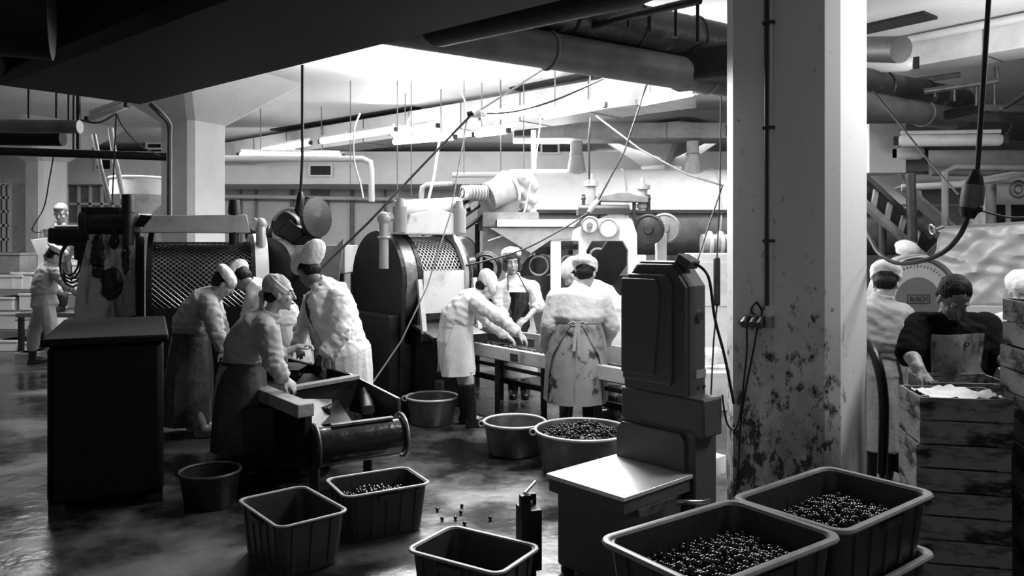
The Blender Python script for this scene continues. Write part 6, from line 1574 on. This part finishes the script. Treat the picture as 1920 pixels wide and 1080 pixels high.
# ================================================================== pale boxes at the far left
k = 0
first_box = None
BX = [(8, 505, 62, 40, 12.2, 'dark grey crate on top of the box pile at the left edge', 'duct_grey'), (40, 516, 40, 42, 12.0, 'white box standing on the pile behind the far left worker', 'cardboard'),
      (18, 548, 50, 28, 11.8, 'pale box in the upper row of the pile, by the left edge', 'cardboard'), (52, 552, 34, 34, 11.9, 'pale box in the upper row of the pile beside the worker', 'cardboard'),
      (8, 578, 34, 26, 11.5, 'pale box in the middle row at the left edge', 'cardboard'), (32, 584, 24, 34, 11.6, 'narrow pale box in the middle row of the pile', 'cardboard'), (52, 590, 26, 26, 11.5, 'small pale box in the middle row beside the worker', 'cardboard'),
      (10, 622, 42, 34, 11.0, 'pale box with a lid in the lower row at the left edge', 'cardboard'), (42, 628, 24, 24, 11.1, 'small grey box in the lower row beside the lidded box', 'cardboard'), (15, 648, 36, 22, 10.9, 'grey box on the floor at the left edge', 'duct_white'), (44, 650, 22, 20, 11.0, 'little grey box on the floor beside the grey box at the left edge', 'duct_white'),
      (42, 672, 30, 22, 10.2, 'open pale carton on the floor at the left worker\'s boot', 'cardboard'), (132, 545, 60, 20, 11.6, 'pale box behind the reaching arm of the far left worker', 'cardboard'), (140, 510, 44, 34, 11.8, 'pale crate with printed side under the hose coil', 'cardboard'), (136, 480, 40, 20, 12.0, 'pale crate on top of the printed crate under the hose coil', 'cardboard')]
stack_base = {}
for (px, py, w, h, Y_, lab, m_) in BX:
    zb = EYE - (py + h / 2 - HOR) / FPX * 12.12
    if py > 640: Y_ = EYE * FPX / (py + h / 2 - HOR); zb = 0
    else: Y_ = 12.12; zb = min((.337, .637, .967, 1.217), key=lambda q: abs(q - zb))
    c = at(px, py, Y_); sx, sz = w / FPX * Y_ * .97, min(h / FPX * Y_ * .97, .27 if 0 < zb < 1.2 else 1)
    t = thing('storage_box', lab, 'box', V((c.x, Y_, zb)), R(random.uniform(-3, 3)))
    MB().box((0, .2, sz / 2), (sx, .4, sz)).build('box_body', m_, t, smooth=False, bevel=.008)
    MB().box((0, .2, sz - .02), (sx + .02, .42, .04)).build('lid', m_, t, smooth=False, bevel=.005)
# bench / rack carrying the upper boxes
t = thing('storage_rack', 'low pale rack holding the pile of boxes at the far left', 'rack', (at(60, 0, 12.3).x, 12.35, 0))
for z in (.32, .62, .95, 1.2): MB().box((.1, .02, z), (2.1, .5, .03)).build('shelf', 'duct_grey', t, smooth=False)
for x_ in (-.95, .1, 1.12): MB().box((x_, .22, .65), (.05, .05, 1.3)).build('post', 'duct_grey', t, smooth=False)
# platform the young man stands on
q = at(108, 0, 11.2); o = thing('platform', 'low dark platform the young man in the dark jacket stands on', 'platform', (q.x, 11.25, 0))
MB().box((0, 0, .67), (.9, .6, .06)).build('deck', 'duct_grey', o, smooth=False)
for sx in (-.4, .4):
    for sy in (-.25, .25): MB().box((sx, sy, .32), (.06, .06, .64)).build('leg', 'iron_dark', o, smooth=False)
q = at(88, 460, 10.5); t = thing("paper_sheet", "folded white paper sheet at the back of the far left worker", "paper", q)
P = [at(58, 450, 10.75), at(90, 446, 10.75), at(84, 476, 10.7), at(70, 478, 10.7)]; P = [p - q for p in P]
MB().add(P + [p + V((0, .006, .003)) for p in P], [(3, 2, 1, 0), (4, 5, 6, 7), (0, 1, 5, 4), (1, 2, 6, 5), (2, 3, 7, 6), (3, 0, 4, 7)]).build("sheet", "paper", t, smooth=False)
# ================================================================== column fittings
CR = Matrix.Rotation(R(-39), 3, 'Z')
def onface(px, py, off=.0):
    """point on the working face of the near column seen at a pixel"""
    lo, hi = -.36, .36
    for _ in range(40):
        mid = (lo + hi) / 2; w_ = MC + CR @ V((mid, -.355 - off, 0)); p_ = 960 + w_.x / w_.y * FPX
        if p_ < px: lo = mid
        else: hi = mid
    w_ = MC + CR @ V((lo, -.355 - off, 0)); w_.z = EYE - (py - HOR) / FPX * w_.y; return w_
nrm = CR @ V((0, -1, 0)); alongx = CR @ V((1, 0, 0))
a_ = onface(1437, -20, .02); b_ = onface(1424, 572, .02); b_.x, b_.y = a_.x, a_.y
t = thing('column_conduit', 'dark conduit with pale side tube running down the left face of the near column', 'pipe', b_)
MB().cyl(V((0, 0, 0)), V((0, 0, 3.85 - b_.z)), .013).build('conduit', 'iron_dark', t)
MB().cyl(alongx * .03, alongx * .03 + V((0, 0, 3.85 - b_.z)), .009).build('pale_tube', 'duct_white', t)
for zz in (.4, 1.1, 1.75): MB().box(alongx * .015 + V((0, 0, zz)), (.07, .03, .02), ax=CR).build('clip', 'iron_dark', t, smooth=False)
sb = onface(1418, 602, .03)
t = thing('socket_box', 'cluster of dirty black sockets on the left face of the near column', 'socket', sb)
MB().box((0, 0, 0), (.13, .06, .075), ax=CR).build('box', 'iron_dark', t, bevel=.006, smooth=False)
for dx in (-.055, .0, .045):
    MB().cyl(alongx * dx + nrm * .02 + V((0, 0, .01)), alongx * dx + nrm * .065 + V((0, 0, -.02)), .024, .026, n=16).build('plug', 'iron_dark', t)
MB().box(alongx * .085 + nrm * -.0, (.035, .055, .075), ax=CR).build('switch_plate', 'enamel_grey', t, smooth=False)
MB().tube(smooth_path([V((.0, 0, .03)), alongx * -.035 + V((0, 0, .07)), V((0, 0, .12)), ], 5), .007, n=6).tube(smooth_path([alongx * .03 + V((0, 0, .03)), alongx * .035 + V((0, 0, .07)), V((0, 0, .12))], 5), .007, n=6).build('lead', 'cable', t)
pipe('column_cable', smooth_path([onface(1400, 612, .06), onface(1400, 660, .03), onface(1394, 720, .03), onface(1387, 780, .03), onface(1376, 806, .05), onface(1362, 790, .05), onface(1354, 740, .1)], 5), .006, 'cable', 'thin black cable looping from the socket cluster round the left edge of the near column', 'cable')
pipe('column_cable', smooth_path([onface(1420, 612, .06), onface(1412, 660, .03), onface(1398, 730, .02), onface(1388, 800, .02), onface(1384, 880, .02), onface(1378, 930, .02)], 5), .006, 'cable', 'thin black cable hanging straight down the near column from the sockets', 'cable')
# hanging switch cable
pipe('switch_cable', [at(1345, 565, 6.7), at(1338, 640, 6.7), at(1332, 760, 6.7), at(1330, 830, 6.6)], .008, 'cable', 'thin black cable under the narrow black control box', 'cable')
pipe('switch_cable', [at(1344, 495, 6.7), at(1350, 350, 6.7), at(1352, 180, 6.7)], .006, 'cable', 'thin black cable the narrow control box hangs from', 'cable')

# ================================================================== hanging power plug
Yh = 3.7
t = thing('power_coupling', 'big dark power coupling hanging from a thick cable at the upper right', 'plug', at(1822, 370, Yh))
o0 = at(1822, 370, Yh)
MB().tube([at(1858, -60, Yh) - o0, at(1842, 180, Yh) - o0, at(1832, 322, Yh) - o0], .0125, n=10).build('thick_cable', 'cable', t)
MB().tube([at(1830, 318, Yh) - o0, at(1829, 335, Yh) - o0, at(1826, 350, Yh) - o0], [.018, .034, .045], n=16).build('cable_gland', 'rubber', t)
MB().tube([at(1826, 348, Yh) - o0, at(1822, 380, Yh) - o0, at(1818, 396, Yh) - o0], [.050, .052, .040], n=16).build('plug_body', 'duct_grey', t)
MB().tube([at(1818, 392, Yh) - o0, at(1814, 408, Yh) - o0], [.045, .030], n=16).ball(at(1834, 392, Yh - .03) - o0, .02).build('plug_collar', 'rubber', t)
pipe('loop_cable', smooth_path([at(1815, 405, Yh), at(1800, 440, Yh + .1), at(1770, 472, Yh + .3), at(1725, 490, Yh + .6), at(1680, 493, Yh + 1.0), at(1648, 475, Yh + 1.4), at(1634, 452, Yh + 1.7), at(1622, 430, Yh + 2.2)], 6), .0125, 'cable', 'thick black cable sagging from the power coupling to behind the near column', 'cable', n=10)
pipe('hung_cable', [at(1636, 168, 6.0), at(1740, 300, 5.4), at(1798, 366, 5.0)], .007, 'cable', 'thin straight black cable from the tarred pipe down to the power coupling', 'cable')
pipe('hung_cable', smooth_path([at(1840, 395, 5.2), at(1865, 402, 5.2), at(1900, 408, 5.2), at(1960, 405, 5.2)], 5), .007, 'cable', 'thin black cable running right from the power coupling over the sheeting', 'cable')
pipe('hung_cable', smooth_path([at(1868, 207, 7.0), at(1890, 198, 6.6), at(1925, 175, 6.2)], 5), .02, 'cable', 'thick black cable rising right from the flat junction box', 'cable')

# ================================================================== ropes, cables and rods over the hall
W_ = [
    ('rope', [at(882, 217, 8.0), at(800, 302, 7.8), at(690, 418, 7.5), at(603, 502, 7.1)], .0125, 'cable', 'thick black cable slanting from the ceiling knot down left to the tall person\'s back'),
    ('rope', [at(876, 222, 8.0), at(845, 400, 7.6), at(800, 540, 7.2), at(752, 640, 6.9), at(700, 716, 6.7)], .0075, 'duct_grey', 'long thin rope from the ceiling knot to behind the tall person\'s coat'),
    ('rope', [at(1213, 158, 8.2), at(1170, 285, 8.1), at(1122, 375, 8.0)], .010, 'cable', 'taut dark cable from the grey round duct down to the plug on the press'),
    ('rope', smooth_path([at(1105, 398, 8.0), at(1050, 432, 7.9), at(980, 468, 7.9), at(900, 492, 7.9), at(850, 502, 8.0)], 5), .009, 'cable', 'black cable sweeping left from the plug on the press to the dark motor'),
    ('rope', [at(1118, 218, 8.6), at(1200, 280, 8.3), at(1290, 328, 8.0), at(1356, 348, 7.8)], .010, 'duct_grey', 'grey strap slanting right and down to the near column, in front of the vessel'),
    ('rope', [at(1354, 350, 7.8), at(1330, 420, 7.6), at(1304, 500, 7.4)], .008, 'cable', 'black cable slanting down from the near column to behind the scale'),
    ('rope', [at(1108, 220, 9.0), at(1104, 260, 9.0), at(1105, 336, 9.0)], .012, 'cable', 'short upright black cable above the left plunger of the press'),
    ('rope', [at(895, 210, 8.0), at(1022, 128, 7.6)], .010, 'cord_light', 'pale cord rising right from the ceiling knot'),
    ('rope', [at(858, 158, 8.3), at(882, 212, 8.0)], .008, 'cord_light', 'short pale cord above the ceiling knot'),
    ('rope', smooth_path([at(885, 213, 8.0), at(960, 210, 8.1), at(1040, 188, 8.0), at(1132, 147, 7.8)], 6), .009, 'cable', 'black cable sagging right from the ceiling knot'),
    ('rope', smooth_path([at(675, 213, 9.5), at(664, 245, 9.4), at(664, 300, 9.4), at(676, 345, 9.3), at(681, 372, 9.2)], 5), .010, 'duct_grey', 'thin wavy cable dropping from the duct to the middle drum sorter'),
    ('rope', [at(824, 262, 9.8), at(814, 330, 9.7), at(800, 388, 9.6)], .016, 'cord_light', 'pale strap hanging from the second lamp row'),
    ('rope', [at(1016, 205, 9.4), at(1006, 290, 9.4), at(1000, 320, 9.4), at(984, 395, 9.2), at(958, 436, 9.0), at(915, 452, 9.0)], .008, 'cord_light', 'pale cord dropping between the lamps to the gear housing'),
    ('rope', [at(1000, 245, 9.6), at(1001, 318, 9.5)], .03, 'cord_light', 'thick pale upright strap left of the left air outlet'),
]
for nm, pts, r_, m_, lab in W_: pipe('hanging_cable', pts, r_, m_, lab, 'cable', n=8)
for px, y0, y1, lab in ((745, 262, 380, 'thin dark rod hanging between lamps, right of the bent white pipe'), (771, 268, 380, 'thin dark rod hanging above the middle hood'), (657, 268, 345, 'thin rod hanging left of the bent white pipe'),
                        (870, 275, 325, 'thin pale rod hanging left of the gear housing'), (939, 245, 320, 'pale upright rod above the gear housing'), (982, 262, 322, 'thin pale rod above the crumpled cover')):
    pipe('hanger_rod', [V((at(px, y0, 10.5).x, 10.5, CZ)), at(px, y1, 10.5)], .007, 'duct_grey', lab, 'rod', n=8)
pipe('drop_cable', [at(567, 122, 7.0), at(567, 300, 7.0), at(563, 372, 7.0)], .014, 'cable', 'long straight black cable hanging from the huge black duct over the reel', 'cable', n=8)
t = thing('cable_plug', 'black plug at the lower end of the long straight hanging cable', 'plug', at(563, 372, 7.0))
MB().tube([(0, 0, .06), (0, 0, 0), (-.015, 0, -.12), (.0, 0, -.16)], [.02, .035, .04, .02], n=12).build('plug_body', 'rubber', t)
# knot of white cloth and dark lamp at the cable meeting point
q = at(888, 214, 8.0); t = thing('cable_knot', 'white crumpled bundle with a dark socket where the cables meet under the ceiling', 'cable knot', q)
c_ = MB()
for k in range(5): c_.ball((-.03 + .03 * k, .02 * math.sin(k), .01 * math.cos(k * 2)), (.045, .04, .032), n=10, m=8)
organic(c_, 'bundle', 'cloth_white', t, V((0, 0, 0)), .008, lambda c, n_: c + n_ * (.012 * noise.noise(c * 40)), 1)
MB().cyl((-.06, -.05, -.01), (.0, -.06, .0), .028).build('socket', 'rubber', t)
q = at(1110, 386, 8.0); t = thing('cable_plug', 'pale plug joining two cables in front of the press', 'plug', q)
MB().tube([at(1122, 375, 8.0) - q, at(1112, 386, 8.0) - q, at(1104, 398, 8.0) - q], [.022, .032, .02], n=12).build('plug_body', 'enamel_light', t)
# cables at the far left
pipe('hanging_cable', smooth_path([at(218, 213, 8.6), at(232, 240, 8.7), at(262, 272, 9.0), at(300, 292, 9.3)], 5), .008, 'cable', 'thin black cable sagging from the lamp cluster to the long black pipe', 'cable', n=6)
pipe('hanging_cable', smooth_path([at(100, 295, 9.6), at(92, 340, 9.8), at(82, 390, 10.0), at(60, 430, 10.4), at(76, 436, 10.4)], 5), .008, 'cable', 'thin black cable looping down past the far left column', 'cable', n=6)
pipe('hanging_cable', [at(218, 215, 8.6), at(214, 300, 9.0), at(210, 385, 9.2)], .008, 'cable', 'thin black cable dropping from the lamp cluster to the drive housing', 'cable', n=6)
pipe('hanging_cable', smooth_path([at(150, 225, 8.4), at(185, 230, 8.5), at(218, 213, 8.6)], 5), .012, 'cable', 'short sagging black cable at the lamp cluster left of the column', 'cable', n=6)
lamp(at(168, 222, 8.8), at(235, 198, 8.6), .04, 'dim tube lamp tucked behind the black duct, left of the left column', glow=False)
# pale machine bed pieces on floor near the scale
o = MB().box(at(1322, 872, 5.2), (.16, .26, .12), rz=R(-48)).build('low_box', 'duct_white', smooth=False, bevel=.006); o.location.z = 0; tag(o, 'low pale box on the floor between the scale and the near column', 'box')
